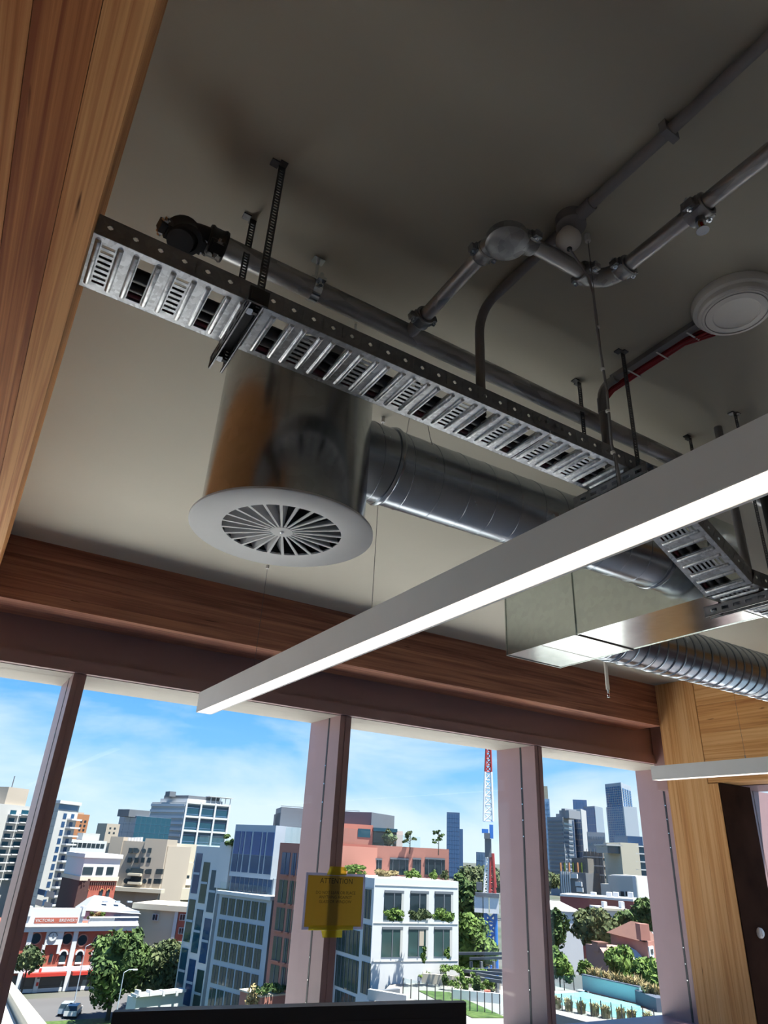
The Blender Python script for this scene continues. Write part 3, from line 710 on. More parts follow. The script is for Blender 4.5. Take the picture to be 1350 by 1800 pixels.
# risers and cables behind the sloping tray at the right edge
for nm, lab, x, y, r, mat in (('grey_conduit', 'grey conduit dropping from the ceiling into the lower cable tray', 2.50, 1.40, 0.017, M_pvc),
                              ('black_riser', 'black cable riser dropping behind the sloping tray at the right edge', 2.70, 1.36, 0.030, M_cable)):
    o = MB().cyl((x, y, Ze + 0.05), (x, y, H), r, 16).build(nm, mat, None, True)
    tag(o, lab, 'conduit')

# ------------------------------------------------------------------ warning sign on the mullion
SY = YI - 0.012
def on_y(px, py, Y):
    d = (px - 675) * CR - (py - 900) * CU + FPX * CF
    return d * (Y / d.y)
sx0, sx1 = on_y(534, 1585, SY).x, on_y(640, 1585, SY).x
sz0, sz1 = on_y(586, 1634, SY).z, on_y(589, 1535, SY).z
sg = thing('warning_sign', 'translucent yellow attention sign taped across the window mullion', 'sign', ((sx0 + sx1) / 2, SY, sz0))
M_film = film('yellow_film', (0.52, 0.39, 0.11), 0.58); M_tape = film('yellow_tape', (0.72, 0.60, 0.06), 0.5); M_lam = film('clear_laminate', (0.50, 0.50, 0.60), 0.6)
M_ink = plain('black_ink', (0.02, 0.016, 0.01), 0.7)
bw = 0.018
MB().box(sx0 + bw, sx1 - bw, SY - 0.0008, SY + 0.0008, sz0 + bw, sz1 - bw).build('yellow_sheet', M_film, sg)
MB().box(sx0, sx1, SY - 0.001, SY + 0.001, sz0, sz0 + bw).box(sx0, sx1, SY - 0.001, SY + 0.001, sz1 - bw, sz1).box(sx0, sx0 + bw, SY - 0.001, SY + 0.001, sz0 + bw, sz1 - bw).box(sx1 - bw, sx1, SY - 0.001, SY + 0.001, sz0 + bw, sz1 - bw).build('laminate_border', M_lam, sg)
sc_ = (sx0 + sx1) / 2; sw_ = sx1 - sx0
MB().add([(sc_ - 0.085, SY - 0.003, sz1 - 0.012), (sc_ + 0.085, SY - 0.003, sz1 - 0.012), (sc_ + 0.08, SY - 0.003, sz1 + 0.035), (sc_ + 0.06, SY - 0.003, sz1 + 0.045), (sc_ - 0.06, SY - 0.003, sz1 + 0.045)], [(0, 1, 2, 3, 4)]).build('tape', M_tape, sg)
MB().add([(sc_ - 0.20, SY - 0.003, sz0 - 0.004), (sc_ + 0.17, SY - 0.003, sz0 - 0.004), (sc_ + 0.17, SY - 0.003, sz0 + 0.026), (sc_ - 0.20, SY - 0.003, sz0 + 0.026)], [(0, 1, 2, 3)]).build('tape', M_tape, sg)
MB().add([(sc_ - 0.095, SY - 0.003, sz0 - 0.005), (sc_ + 0.08, SY - 0.003, sz0 - 0.005), (sc_ + 0.08, SY - 0.003, sz0 - 0.05), (sc_ - 0.08, SY - 0.003, sz0 - 0.05)], [(0, 3, 2, 1)]).build('tape', M_tape, sg)
RX90 = Matrix.Rotation(math.pi / 2, 4, 'X')
hgt = sz1 - sz0
for body, size, f in (('ATTENTION', 0.050, 0.855), ('DO NOT LEAN OR PLACE', 0.029, 0.645), ('ANYTHING AGAINST', 0.029, 0.565), ('GLASS OR WINDOW', 0.029, 0.485)):
    inst('lettering', text_mesh(body, size, M_ink, 'lettering'), Matrix.Translation((sc_ + 0.005, SY - 0.0016, sz0 + hgt * f)) @ RX90, sg)
# ------------------------------------------------------------------ desk and monitor at the bottom edge
mdir = Vector((0.83, -0.56, 0)).normalized()
def at(px, py, D):
    d = (px - 675) * CR - (py - 900) * CU + FPX * CF
    return d * (D / math.hypot(d.x, d.y))
ml = at(198, 1779, 1.22); mr = at(820, 1762, 1.235)
mz = (ml.z + mr.z) / 2
e = Vector((mr.x - ml.x, mr.y - ml.y, 0)); mw = e.length; e.normalize(); nb = Vector((-e.y, e.x, 0))
if nb.y < 0: nb = -nb
mc = Vector(((ml.x + mr.x) / 2, (ml.y + mr.y) / 2, 0))
mo = thing('monitor', 'black monitor whose top edge shows at the bottom of the view', 'monitor', (mc.x, mc.y, -0.78))
mh = 0.36
ez = Vector((0, 0, 1))
tilt = (mr.z - ml.z) / mw
et = (e + ez * tilt).normalized()
MB().obox(mc + ez * (mz - mh / 2) + nb * 0.008, et * (mw / 2), nb * 0.008, ez * (mh / 2)).build('bezel', M_screen, mo)
MB().obox(mc + ez * (mz - mh / 2 - 0.004) + nb * 0.0, et * (mw / 2 - 0.012), nb * 0.0006, ez * (mh / 2 - 0.014)).build('screen', plain('dark_screen', (0.030, 0.033, 0.046), 0.5), mo)
MB().obox(mc + ez * (mz - mh / 2 + 0.004) + nb * 0.026, et * (mw / 2 - 0.03), nb * 0.012, ez * (mh / 2 - 0.006)).build('rear_shell', M_black, mo)
MB().obox(mc + ez * (mz - 0.30 + (-0.78 - mz + 0.30) / 2) + nb * 0.04, e * 0.03, nb * 0.012, ez * abs((-0.78 - mz + 0.30) / 2)).build('stand_neck', M_black, mo)
MB().obox(mc + ez * (-0.772) + nb * 0.03, e * 0.13, nb * 0.09, ez * 0.008).build('stand_base', M_black, mo)
MB().obox(mc + ez * (mz + 0.003) + nb * 0.012 + e * (mw / 2 - 0.02), e * 0.009, nb * 0.004, ez * 0.006).build('top_button', M_black, mo)
dk = thing('desk', 'white desk under the black monitor', 'desk', (mc.x, mc.y, FL))
dc = mc + nb * 0.05
MB().obox(dc + ez * (-0.795), e * 0.8, nb * 0.36, ez * 0.014).build('desk_top', M_white, dk)
for i in (-1, 1):
    for j in (-1, 1):
        q = dc + e * (0.74 * i) + nb * (0.31 * j)
        MB().obox(q + ez * ((FL - 0.809) / 2), e * 0.02, nb * 0.02, ez * ((-0.809 - FL) / 2)).build('leg', M_whitepc, dk)
# ------------------------------------------------------------------ the city outside (ground 22.7 m below the lens)
GZ = -22.7
def eplain(name, c, *a, **k):
    return plain(name, tuple(x * 0.64 for x in c), *a, **k)   # outdoor colours darkened to offset the strong sun
def sight(px, py):
    return (px - 675) * CR - (py - 900) * CU + FPX * CF
def site(px, py, D):
    d = sight(px, py); return d * (D / math.hypot(d.x, d.y))
class Facade:
    """vertical wall plane through two surveyed points; u runs left to right, v is height, w points towards us"""
    def __init__(s, pl, DL, pr, DR, py):
        a = site(pl, py, DL); b = site(pr, py, DR)
        s.a = Vector((a.x, a.y, 0)); s.b = Vector((b.x, b.y, 0)); s.e = (s.b - s.a); s.L = s.e.length; s.e.normalize()
        n = Vector((-s.e.y, s.e.x, 0)); s.n = -n if n.dot(s.a) > 0 else n
    def uv(s, px, py):
        d = sight(px, py); k = s.a.dot(s.n) / (d.x * s.n.x + d.y * s.n.y); p = d * k
        return (Vector((p.x, p.y, 0)) - s.a).dot(s.e), p.z
    def p(s, u, v, w=0.0): return s.a + s.e * u + s.n * w + Vector((0, 0, v))
    def rect(s, x0, y0, x1, y1):
        xm, ym = (x0 + x1) / 2, (y0 + y1) / 2
        return s.uv(x0, ym)[0], s.uv(x1, ym)[0], s.uv(xm, y1)[1], s.uv(xm, y0)[1]
    def M(s, u0, u1, v0, v1, w0, w1):
        c = s.p((u0 + u1) / 2, (v0 + v1) / 2, (w0 + w1) / 2); m = Matrix.Identity(4)
        for i, ax in enumerate((s.e * (u1 - u0), s.n * (w1 - w0), Vector((0, 0, v1 - v0)))):
            m[0][i], m[1][i], m[2][i] = ax
        m[0][3], m[1][3], m[2][3] = c
        return m
UC = {}
def ubox(mat):
    if mat.name not in UC: UC[mat.name] = MB().box(-.5, .5, -.5, .5, -.5, .5).mesh('block_' + mat.name, mat)
    return UC[mat.name]
def part(name, parent, fc, r, mat, w0=-0.05, w1=0.06):
    return inst(name, ubox(mat), fc.M(r[0], r[1], r[2], r[3], w0, w1), parent)
def partp(name, parent, fc, px, mat, w0=-0.05, w1=0.06):
    return part(name, parent, fc, fc.rect(*px), mat, w0, w1)
def grid(name, parent, fc, r, nx, ny, fx, fy, mat, w0=-0.05, w1=0.05, skip=None):
    u0, u1, v0, v1 = r; du = (u1 - u0) / nx; dv = (v1 - v0) / ny
    for j in range(ny):
        for i in range(nx):
            if skip and skip(i, j): continue
            part(name, parent, fc, (u0 + du * (i + .5 - fx / 2), u0 + du * (i + .5 + fx / 2), v0 + dv * (j + .5 - fy / 2), v0 + dv * (j + .5 + fy / 2)), mat, w0, w1)
def bodyp(name, parent, fc, u0, u1, depth, z0, z1, mat, w=0.0):
    return inst(name, ubox(mat), fc.M(u0, u1, z0, z1, -depth, w), parent)
def bld(name, label, fc, cat='building', group=None):
    c = fc.p(fc.L / 2, GZ); return thing(name, label, cat, c, group)

def bglass(name, c, rough=0.08, var=0.35):
    m = eplain(name, c, rough, 0.0, 0.45, var, 0.35); return m
K_white = eplain('white_render', (0.78, 0.79, 0.81), 0.8, var=0.02, scale=0.2)
K_pale = eplain('pale_concrete', (0.62, 0.62, 0.60), 0.85, var=0.05, scale=0.2)
K_beige = eplain('beige_render', (0.56, 0.48, 0.39), 0.85, var=0.05, scale=0.2)
K_cream = eplain('cream_render', (0.74, 0.67, 0.53), 0.85, var=0.04, scale=0.2)
K_brick = eplain('red_brick', (0.46, 0.115, 0.075), 0.9, var=0.12, scale=1.5)
K_rose = eplain('rose_brick', (0.52, 0.225, 0.175), 0.9, var=0.08, scale=1.0)
K_dkbrick = eplain('dark_and_shaded_brick', (0.085, 0.04, 0.036), 0.9, var=0.1)
K_orange = eplain('orange_brick', (0.50, 0.22, 0.10), 0.9)
K_grey = eplain('grey_cladding', (0.17, 0.19, 0.22), 0.7, var=0.04)
K_blgrey = eplain('blue_grey_panel', (0.34, 0.41, 0.50), 0.7, var=0.04, scale=0.3)
K_steel = eplain('steel_grey_frame', (0.48, 0.56, 0.66), 0.6, var=0.03)
K_roof = eplain('pale_metal_roof', (0.36, 0.39, 0.43), 0.6, var=0.03)
K_redroof = eplain('terracotta_roof', (0.20, 0.095, 0.07), 0.85, var=0.1, scale=2)
K_road = eplain('asphalt', (0.115, 0.112, 0.115), 0.9, var=0.06, scale=0.3)
K_pave = eplain('pale_paving', (0.20, 0.19, 0.18), 0.9, var=0.05, scale=0.5)
K_lawn = leafy('lawn_grass', (0.03, 0.06, 0.014), (0.075, 0.12, 0.03), 2.0)
G_blue = bglass('blue_glazing', (0.035, 0.10, 0.34)); G_teal = bglass('teal_glazing', (0.02, 0.10, 0.16)); G_dark = bglass('dark_glazing', (0.03, 0.05, 0.065))
G_green = bglass('green_glazing', (0.05, 0.105, 0.10), var=0.6); G_sky = bglass('pale_blue_glazing', (0.13, 0.25, 0.42)); G_deep = bglass('deep_blue_glazing', (0.03, 0.09, 0.22))
M_bal = glass('balustrade_glass', (0.90, 0.96, 0.96), 0.09)
L_a = leafy('leaves_mid', (0.026, 0.052, 0.016), (0.085, 0.135, 0.040), 0.45); L_b = leafy('leaves_bright', (0.045, 0.088, 0.018), (0.13, 0.20, 0.045), 0.5)
L_c = leafy('leaves_olive', (0.035, 0.056, 0.022), (0.105, 0.125, 0.055), 0.45); L_straw = leafy('straw_grass', (0.19, 0.15, 0.07), (0.36, 0.29, 0.15), 1.2)
M_bark = eplain('bark', (0.06, 0.045, 0.035), 0.9)
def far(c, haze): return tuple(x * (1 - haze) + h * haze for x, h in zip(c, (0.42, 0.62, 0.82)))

# ground, street and an added unseen white slab that bounces sunlight into the room
structure(boxobj('ground', (-900, 2600, 20, 3000, GZ - 2, GZ - 0.06), leafy('streets_and_parks', (0.045, 0.060, 0.035), (0.095, 0.092, 0.085), 0.06)))
boxobj('road', (-60, 190, 96, 136, GZ - 0.06, GZ), K_road)
bpy.data.objects['road']['kind'] = 'structure'
structure(boxobj('bounce_slab', (-40, 24, YO + 0.02, 12.8, -3.9, -3.3), plain('white_bounce_surface', (0.88, 0.86, 0.82), 0.8, var=0.02)))
pr = MB()
fl = Facade(0, 40, 86, 14.0, 1760)
a_, b_ = site(18, 1722, 42), site(92, 1812, 17.5)
dz = Vector((0, 0, 1)); ee = Vector((b_.x - a_.x, b_.y - a_.y, b_.z - a_.z)); sd = Vector((ee.y, -ee.x, 0)).normalized()
if sd.dot(Vector((1, 0, 0))) > 0: sd = -sd
pt = thing('parapet', 'cream roof parapet of the lower wing at the bottom left', 'parapet', (a_.x, a_.y, GZ))
def slab(name, q0, q1, s0, s1, zt, zb, mat):
    vs = [q0 + sd * s0, q1 + sd * s0, q1 + sd * s1, q0 + sd * s1]
    MB().add([v + dz * zb for v in vs] + [v + dz * zt for v in vs], [(0, 3, 2, 1), (4, 5, 6, 7), (0, 1, 5, 4), (1, 2, 6, 5), (2, 3, 7, 6), (3, 0, 4, 7)]).build(name, mat, pt)
zl = min(a_.z, b_.z)
q0 = Vector((a_.x, a_.y, a_.z)); q1 = Vector((b_.x, b_.y, b_.z))
slab('coping', q0, q1, 0, 0.35, 0, -0.12, K_cream)
slab('gutter', q0, q1, 0.35, 1.1, -0.30, -0.42, K_pale)
slab('wall_face', q0, q1, 0.02, 0.30, -0.12, -2.0, K_cream)
slab('roof_deck', q0, q1, 1.1, 16, -0.25, -0.6, K_cream)

# --- trees ----------------------------------------------------------------
def crown_mesh(c, rx, rz, n, leaf, seed, mat, blobs=26, name='crown'):
    R = random.Random(seed); vs = []; fs = []
    bl = []
    for _ in range(blobs):
        while True:
            p = Vector((R.uniform(-1, 1), R.uniform(-1, 1), R.uniform(-1, 1)))
            if p.length < 1: break
        bl.append((Vector((p.x * rx * 0.72, p.y * rx * 0.72, p.z * rz * 0.72)), R.uniform(0.22, 0.42)))
    for i in range(int(n * 1.9)):
        b, s = bl[i % blobs]
        d = Vector((R.gauss(0, 1), R.gauss(0, 1), R.gauss(0, 1))).normalized()
        p = Vector(c) + b + Vector((d.x * rx * s, d.y * rx * s, d.z * rz * s)) * R.uniform(0.6, 1.15)
        nn = (d + Vector((R.gauss(0, .5), R.gauss(0, .5), R.gauss(0, .5)))).normalized()
        _, u, v = basis(nn); a = R.uniform(0, 6.28); u, v = u * math.cos(a) + v * math.sin(a), v * math.cos(a) - u * math.sin(a)
        l = leaf * 0.72 * R.uniform(0.5, 1.3); k = len(vs)
        vs += [p - u * l, p - v * l * 0.55, p + u * l, p + v * l * 0.55 + nn * l * 0.15]; fs.append((k, k + 1, k + 2, k + 3))
    me = bpy.data.meshes.new(name); me.from_pydata([tuple(v) for v in vs], [], fs); me.materials.append(mat); me.update()
    return me
def core_mesh(c, rx, rz, seed, mat, f=0.60):
    R = random.Random(seed); bm = bmesh.new(); bmesh.ops.create_icosphere(bm, subdivisions=2, radius=1)
    for v in bm.verts:
        s = f * R.uniform(0.85, 1.1); v.co = Vector((v.co.x * rx * s, v.co.y * rx * s, v.co.z * rz * s)) + Vector(c)
    me = bpy.data.meshes.new('inner_foliage'); bm.to_mesh(me); bm.free(); me.materials.append(mat); return me
def tree(label, x0, y0, x1, y1, D, mat, seed, n=2600, leaf=0.55, ground=GZ, group='street trees', name='tree', trunk=True):
    c = site((x0 + x1) / 2, (y0 + y1) / 2, D)
    rx = (site(x1, (y0 + y1) / 2, D) - site(x0, (y0 + y1) / 2, D)).length / 2
    rz = abs(site((x0 + x1) / 2, y0, D).z - site((x0 + x1) / 2, y1, D).z) / 2
    t = thing(name, label, 'tree', (c.x, c.y, ground), group)
    o = inst('crown', crown_mesh(c, rx, rz, n, leaf, seed, mat), Matrix.Identity(4), t)
    inst('inner_foliage', core_mesh(c, rx, rz, seed, mat), Matrix.Identity(4), t)
    if trunk:
        MB().cyl((c.x, c.y, ground), (c.x, c.y, c.z), max(0.12, rx * 0.07), 8, max(0.08, rx * 0.04)).build('trunk', M_bark, t, True)
    return t

# --- brewery ----------------------------------------------------------------
fb = Facade(20, 142, 232, 147, 1660)
t = bld('brewery', 'white and red brick brewery facade with clock and lettered parapet', fb)
ub = lambda x, y=1660: fb.uv(x, y)[0]
vb = lambda y, x=100: fb.uv(x, y)[1]
U1 = ub(235)
bodyp('brick_wall', t, fb, ub(-25), U1, 22, GZ, vb(1636), K_brick)
part('cornice', t, fb, (ub(-25), U1, vb(1637), vb(1624)), K_white, -1, 0.7)
part('cornice_ledge', t, fb, (ub(-25), U1, vb(1628), vb(1626)), K_white, 0, 1.0)
part('parapet_wall', t, fb, (ub(44, 1600), ub(148, 1600), vb(1626), vb(1597)), K_white, -1.2, 0.4)
for x in (52, 146): partp('parapet_post', t, fb, (x - 3, 1593, x + 3, 1610), K_white, -1, 0.7)
partp('sign_panel', t, fb, (60, 1612.5, 135, 1622.5), K_brick, 0.3, 0.5)
r = fb.rect(60, 1612.5, 135, 1622.5)
def fc_text(body, fc, uc, vc, size, mat, w, parent):
    me = text_mesh(body, size, mat, 'lettering')
    m = Matrix.Identity(4)
    for i, ax in enumerate((fc.e, Vector((0, 0, 1)), fc.n)): m[0][i], m[1][i], m[2][i] = ax
    p = fc.p(uc, vc, w); m[0][3], m[1][3], m[2][3] = p
    return inst('lettering', me, m, parent)
uw = r[1] - r[0]; vc = (r[2] + r[3]) / 2
fc_text('VICTORIA', fb, r[0] + uw * 0.23, vc, (r[3] - r[2]) * 0.80, K_white, 0.53, t)
fc_text('BREWERY', fb, r[0] + uw * 0.78, vc, (r[3] - r[2]) * 0.80, K_white, 0.53, t)
for x, ww in ((49, 8), (129, 8)):
    part('pilaster', t, fb, (ub(x - ww / 2), ub(x + ww / 2), vb(1702), vb(1636)), K_white, -0.2, 0.35)
part('clock_tower', t, fb, (ub(77), ub(107), vb(1660), vb(1624)), K_white, -0.2, 0.45)
for x in (77, 104): part('tower_leg', t, fb, (ub(x - 2.5), ub(x + 2.5), vb(1676), vb(1660)), K_white, -0.2, 0.45)
def disc(name, fc, px, py, rad, mat, w, parent, rin=0.0, seg=20):
    u, v = fc.uv(px, py); mb = MB().lathe(fc.p(u, v, w), fc.n, [(rin, 0), (rad, 0), (rad, -0.2), (rin, -0.2)], seg); return mb.build(name, mat, parent)
disc('clock_face', fb, 91.5, 1646, 0.62, K_white, 0.55, t); disc('clock_rim', fb, 91.5, 1646, 0.72, K_grey, 0.60, t, 0.60)
u, v = fb.uv(91.5, 1646)
part('clock_hand', t, fb, (u - 0.04, u + 0.04, v, v + 0.45), K_grey, 0.5, 0.62); part('clock_hand', t, fb, (u, u + 0.3, v - 0.04, v + 0.04), K_grey, 0.5, 0.62)
for x, y in ((62.5, 1649.5), (118, 1650), (144.5, 1652.5), (172, 1655)):
    disc('round_window', fb, x, y, 0.78, G_dark, 0.12, t); disc('window_surround', fb, x, y, 0.95, K_rose, 0.14, t, 0.76)
def arch_win(fc, px, py0, py1, wpx, t, surround, pane):
    u, v1 = fc.uv(px, py0); v0 = fc.uv(px, py1)[1]; hw = abs(fc.uv(px + wpx / 2, py0)[0] - u)
    pts = [(-hw, v0), (hw, v0)] + [(hw * math.cos(a), v1 + hw * math.sin(a)) for a in [math.pi * k / 10 for k in range(11)]]
    MB().add([fc.p(u + a, b, 0.12) for a, b in pts], [tuple(range(len(pts)))]).build('arched_window', pane, t)
    h2 = hw * 1.45; vs = []
    for k in range(13):
        a = math.pi * k / 12
        vs += [fc.p(u + hw * math.cos(a), v1 + hw * math.sin(a), 0.3), fc.p(u + h2 * math.cos(a), v1 + h2 * math.sin(a), 0.3), fc.p(u + h2 * math.cos(a), v1 + h2 * math.sin(a), 0)]
    fs = []
    for k in range(12): fs += [(3 * k, 3 * k + 1, 3 * k + 4, 3 * k + 3), (3 * k + 1, 3 * k + 2, 3 * k + 5, 3 * k + 4)]
    MB().add(vs, fs).build('arch_surround', surround, t)
    part('window_sill', t, fc, (u - hw, u + hw, v0 - 0.25, v0), surround, 0, 0.4)
for x in (56, 111, 139.5, 167): arch_win(fb, x, 1678, 1691, 11, t, K_white, G_dark)
part('window', t, fb, (ub(86, 1685), ub(91.5, 1685), vb(1691), vb(1677)), G_dark, 0, 0.1)
part('string_course', t, fb, (ub(-25), U1, vb(1707), vb(1699)), K_white, -0.3, 0.5)
part('shop_front', t, fb, (ub(-25), U1, GZ + 0.3, vb(1712)), G_dark, -0.2, 0.1)
part('plinth', t, fb, (ub(-25), U1, GZ, GZ + 0.5), K_white, -0.2, 0.25)
K_awn = eplain('red_awning', (0.62, 0.035, 0.02), 0.7)
for a, b in ((40, 113), (124, 150), (158, 230)): part('awning', t, fb, (ub(a, 1709), ub(b, 1709), vb(1713), vb(1707)), K_awn, 0, 1.6)
for x in (32, 64, 116): part('pillar', t, fb, (ub(x - 4, 1725), ub(x + 4, 1725), GZ, vb(1707)), K_white, 0, 0.5)
for k in range(4): part('menu_board', t, fb, (ub(62, 1730), ub(66, 1730), GZ + 0.9 + k * 0.95, GZ + 1.4 + k * 0.95), (K_awn, K_grey)[k % 2], 0.5, 0.56)
part('balustrade', t, fb, (ub(148), U1, vb(1614), vb(1612)), K_white, -0.6, 0.2); part('balustrade', t, fb, (ub(148), U1, vb(1624), vb(1620)), K_white, -0.6, 0.2)
for k in range(28):
    u = ub(150) + (ub(192) - ub(150)) * k / 27; part('baluster', t, fb, (u - 0.11, u + 0.11, vb(1620), vb(1614)), K_white, -0.3, 0.0)
# grey hip roof behind the parapet
fh = Facade(148, 160, 246, 163, 1600)
t = bld('roof_pavilion', 'pale grey hip roof on a pavilion behind the brewery parapet', fh)
bodyp('wall', t, fh, 0, fh.L, 10, GZ, fh.uv(200, 1602)[1], K_blgrey)
e1, e2 = fh.uv(150, 1600)[1], fh.uv(185, 1577)[1]; u2 = fh.uv(178, 1577)[0]; u3 = fh.uv(205, 1577)[0]
MB().add([fh.p(-.3, e1, .4), fh.p(fh.L + .3, e1 - .6, .4), fh.p(fh.L + .3, e1 - .6, -10.4), fh.p(-.3, e1, -10.4), fh.p(u2, e2, -5), fh.p(u3, e2 - .3, -5)],
         [(0, 1, 5, 4), (1, 2, 5), (2, 3, 4, 5), (3, 0, 4), (0, 3, 2, 1)]).build('roof', K_roof, t)
for k in range(3): part('roof_vent', t, fh, (u2 + 1 + k * 2.4, u2 + 1.9 + k * 2.4, e1 + 1.2, e1 + 1.45), K_steel, -2.2, -1.6)
partp('window', t, fh, (200, 1608, 211, 1615), G_sky, 0, 0.1)
for k, (px, w) in enumerate(((160, 7), (170, 8), (181, 7))):
    o = inst('planter_shrub', crown_mesh(site(px, 1608, 155), 1.0, 0.8, 160, 0.35, 50 + k, (L_a, L_straw, L_b)[k], 5, 'shrub'), Matrix.Identity(4))
    tag(o, ('green shrub at the left end of the brewery roof planter', 'straw-coloured shrub in the middle of the brewery roof planter', 'bright shrub at the right end of the brewery roof planter')[k], 'shrub', 'shrubs on the brewery roof')
# brick tower of the brewery
ff = Facade(138, 166, 203, 170, 1560); fs_ = Facade(106, 178, 138, 166, 1560)
t = bld('brick_tower', 'red brick tower with white top storey behind the brewery', ff)
zt = ff.uv(160, 1545)[1]
pl = [fs_.a, ff.a, ff.b, fs_.a + (ff.b - ff.a)]
MB().prism([(p.x, p.y) for p in pl], GZ, zt).build('brick_shaft', K_brick, t)
MB().prism([(p.x, p.y) for p in (fs_.a + fs_.n * .1, ff.a + fs_.n * .1, ff.a - fs_.n * 2, fs_.a - fs_.n * 2)], GZ, zt + .02).build('shaded_side', K_dkbrick, t)  # shade of the left face put in as darker brick
MB().prism([(p.x, p.y) for p in pl], zt, ff.uv(170, 1508)[1]).build('top_storey', K_white, t)
c_ = (fs_.a + ff.b) / 2
MB().prism([(c_.x + (p.x - c_.x) * 1.06, c_.y + (p.y - c_.y) * 1.06) for p in pl], ff.uv(170, 1508)[1], ff.uv(170, 1501)[1]).build('roof_slab', K_white, t)
MB().prism([(c_.x + (p.x - c_.x) * 1.05, c_.y + (p.y - c_.y) * 1.05) for p in pl], zt - .3, ff.uv(170, 1541)[1]).build('cornice', K_cream, t)
for a, b in ((145, 163), (169, 181), (187, 199)): partp('window', t, ff, (a, 1524, b, 1538), G_dark)
for x in (152, 178, 190): arch_win(ff, x, 1566, 1592, 5, t, K_orange, G_dark)
grid('brick_dentil', t, ff, (0.3, ff.L - .3, ff.uv(170, 1556)[1], ff.uv(170, 1551)[1]), 16, 1, 0.5, 1, K_dkbrick, 0, 0.3)

# --- left background ----------------------------------------------------------------
fa = Facade(-40, 225, 40, 235, 1480)
t = bld('apartment_tower', 'pale apartment tower with a tall roof block at the far left', fa)
zt = fa.uv(25, 1415)[1]
bodyp('wall', t, fa, 0, fa.L, 18, GZ, zt, K_pale); b = fa.rect(16, 1385, 53, 1416); part('roof_block', t, fa, b, K_beige, -9, -1)
part('antenna', t, fa, ((b[0] + b[1]) / 2, (b[0] + b[1]) / 2 + 0.2, b[3], b[3] + 3.2), K_grey, -4.2, -4)
for i, (xa, xb) in enumerate(((2, 14), (22, 36))):
    r = fa.rect(xa, 1420, xb, 1548); grid('window', t, fa, r, 1, 9, 0.92, 0.6, G_teal); grid('balcony', t, fa, (r[0] - .4, r[1] + .8, r[2] - 0.6, r[3] - 0.6), 1, 9, 1.0, 0.14, K_white, 0, 1.2)
r = fa.rect(38, 1420, 45, 1548); grid('window', t, fa, r, 1, 9, 0.8, 0.5, G_deep)
fa2 = Facade(84, 215, 121, 222, 1500); fa2s = Facade(48, 232, 84, 215, 1500)
t = bld('apartment_tower', 'white apartment tower with stacked balconies right of the dark mullion', fa2)
pl = [fa2s.a, fa2.a, fa2.b, fa2s.a + (fa2.b - fa2.a)]
zt = fa2.uv(120, 1414)[1]
MB().prism([(p.x, p.y) for p in pl], GZ, zt).build('wall', K_pale, t)
c_ = (fa2s.a + fa2.b) / 2
MB().prism([(c_.x + (p.x - c_.x) * 1.08, c_.y + (p.y - c_.y) * 1.08) for p in pl], zt, zt + 0.8).build('roof_slab', K_white, t)
part('penthouse_glass', t, fa2, fa2.rect(103, 1415, 137, 1424), G_sky)
r = fa2.rect(89, 1426, 117, 1592); grid('window', t, fa2, r, 2, 11, 0.42, 0.66, G_deep); grid('balcony', t, fa2, (r[0] + (r[1] - r[0]) * 0.45, r[1] + 0.8, r[2] - 0.7, r[3] - 0.7), 1, 11, 1.0, 0.20, K_white, 0, 1.5)
grid('facade_joint', t, fa2s, (0.5, fa2s.L - .5, GZ + 4, zt - 1), 1, 14, 1.0, 0.03, K_grey, 0, 0.05)
r = fa2s.rect(62, 1560, 96, 1600); grid('window', t, fa2s, r, 2, 2, 0.8, 0.55, G_deep)
f = Facade(128, 330, 153, 333, 1455); t = bld('orange_tower', 'small orange brick tower block beyond the white apartment tower', f)
bodyp('wall', t, f, 0, f.L, 12, GZ, f.uv(140, 1431)[1], K_orange); grid('window', t, f, f.rect(136, 1440, 150, 1478), 2, 5, 0.5, 0.55, G_dark); part('roof_box', t, f, f.rect(133, 1428, 150, 1434), K_beige, -8, -1)
f = Facade(116, 255, 186, 258, 1490); t = bld('low_white_block', 'low white block with a dark strip of windows above the brick tower', f)
bodyp('wall', t, f, 0, f.L, 14, GZ, f.uv(150, 1477)[1], K_white); grid('window', t, f, f.rect(120, 1482, 184, 1490), 8, 1, 0.86, 1, G_dark); part('roof_plant', t, f, f.rect(148, 1465, 178, 1477), K_pale, -9, -2)
grid('small_window', t, f, f.rect(124, 1499, 168, 1504), 6, 1, 0.3, 0.9, G_dark)
fl_ = Facade(206, 305, 236, 292, 1458); fr_ = Facade(236, 292, 298, 300, 1458)
t = bld('blue_glass_block', 'low blue glass office block with a dark plant room', fr_)
pl = [fl_.a, fr_.a, fr_.b, fl_.a + (fr_.b - fr_.a)]; zt = fr_.uv(265, 1436)[1]
MB().prism([(p.x, p.y) for p in pl], GZ, zt).build('core', K_blgrey, t)
grid('glass_panel', t, fl_, (0, fl_.L, zt - 14, zt), 3, 5, 0.97, 0.96, G_sky); grid('glass_panel', t, fr_, (0, fr_.L, zt - 14, zt), 7, 5, 0.97, 0.96, G_teal)
part('plant_room', t, fr_, fr_.rect(229, 1424, 266, 1437), K_grey, -9, -1)
f = Facade(185, 285, 208, 287, 1465); t = bld('concrete_stub', 'beige concrete stair block left of the blue glass block', f)
bodyp('wall', t, f, 0, f.L, 8, GZ, f.uv(197, 1448)[1], K_beige); grid('window', t, f, f.rect(189, 1452, 205, 1468), 2, 2, 0.4, 0.4, G_dark)
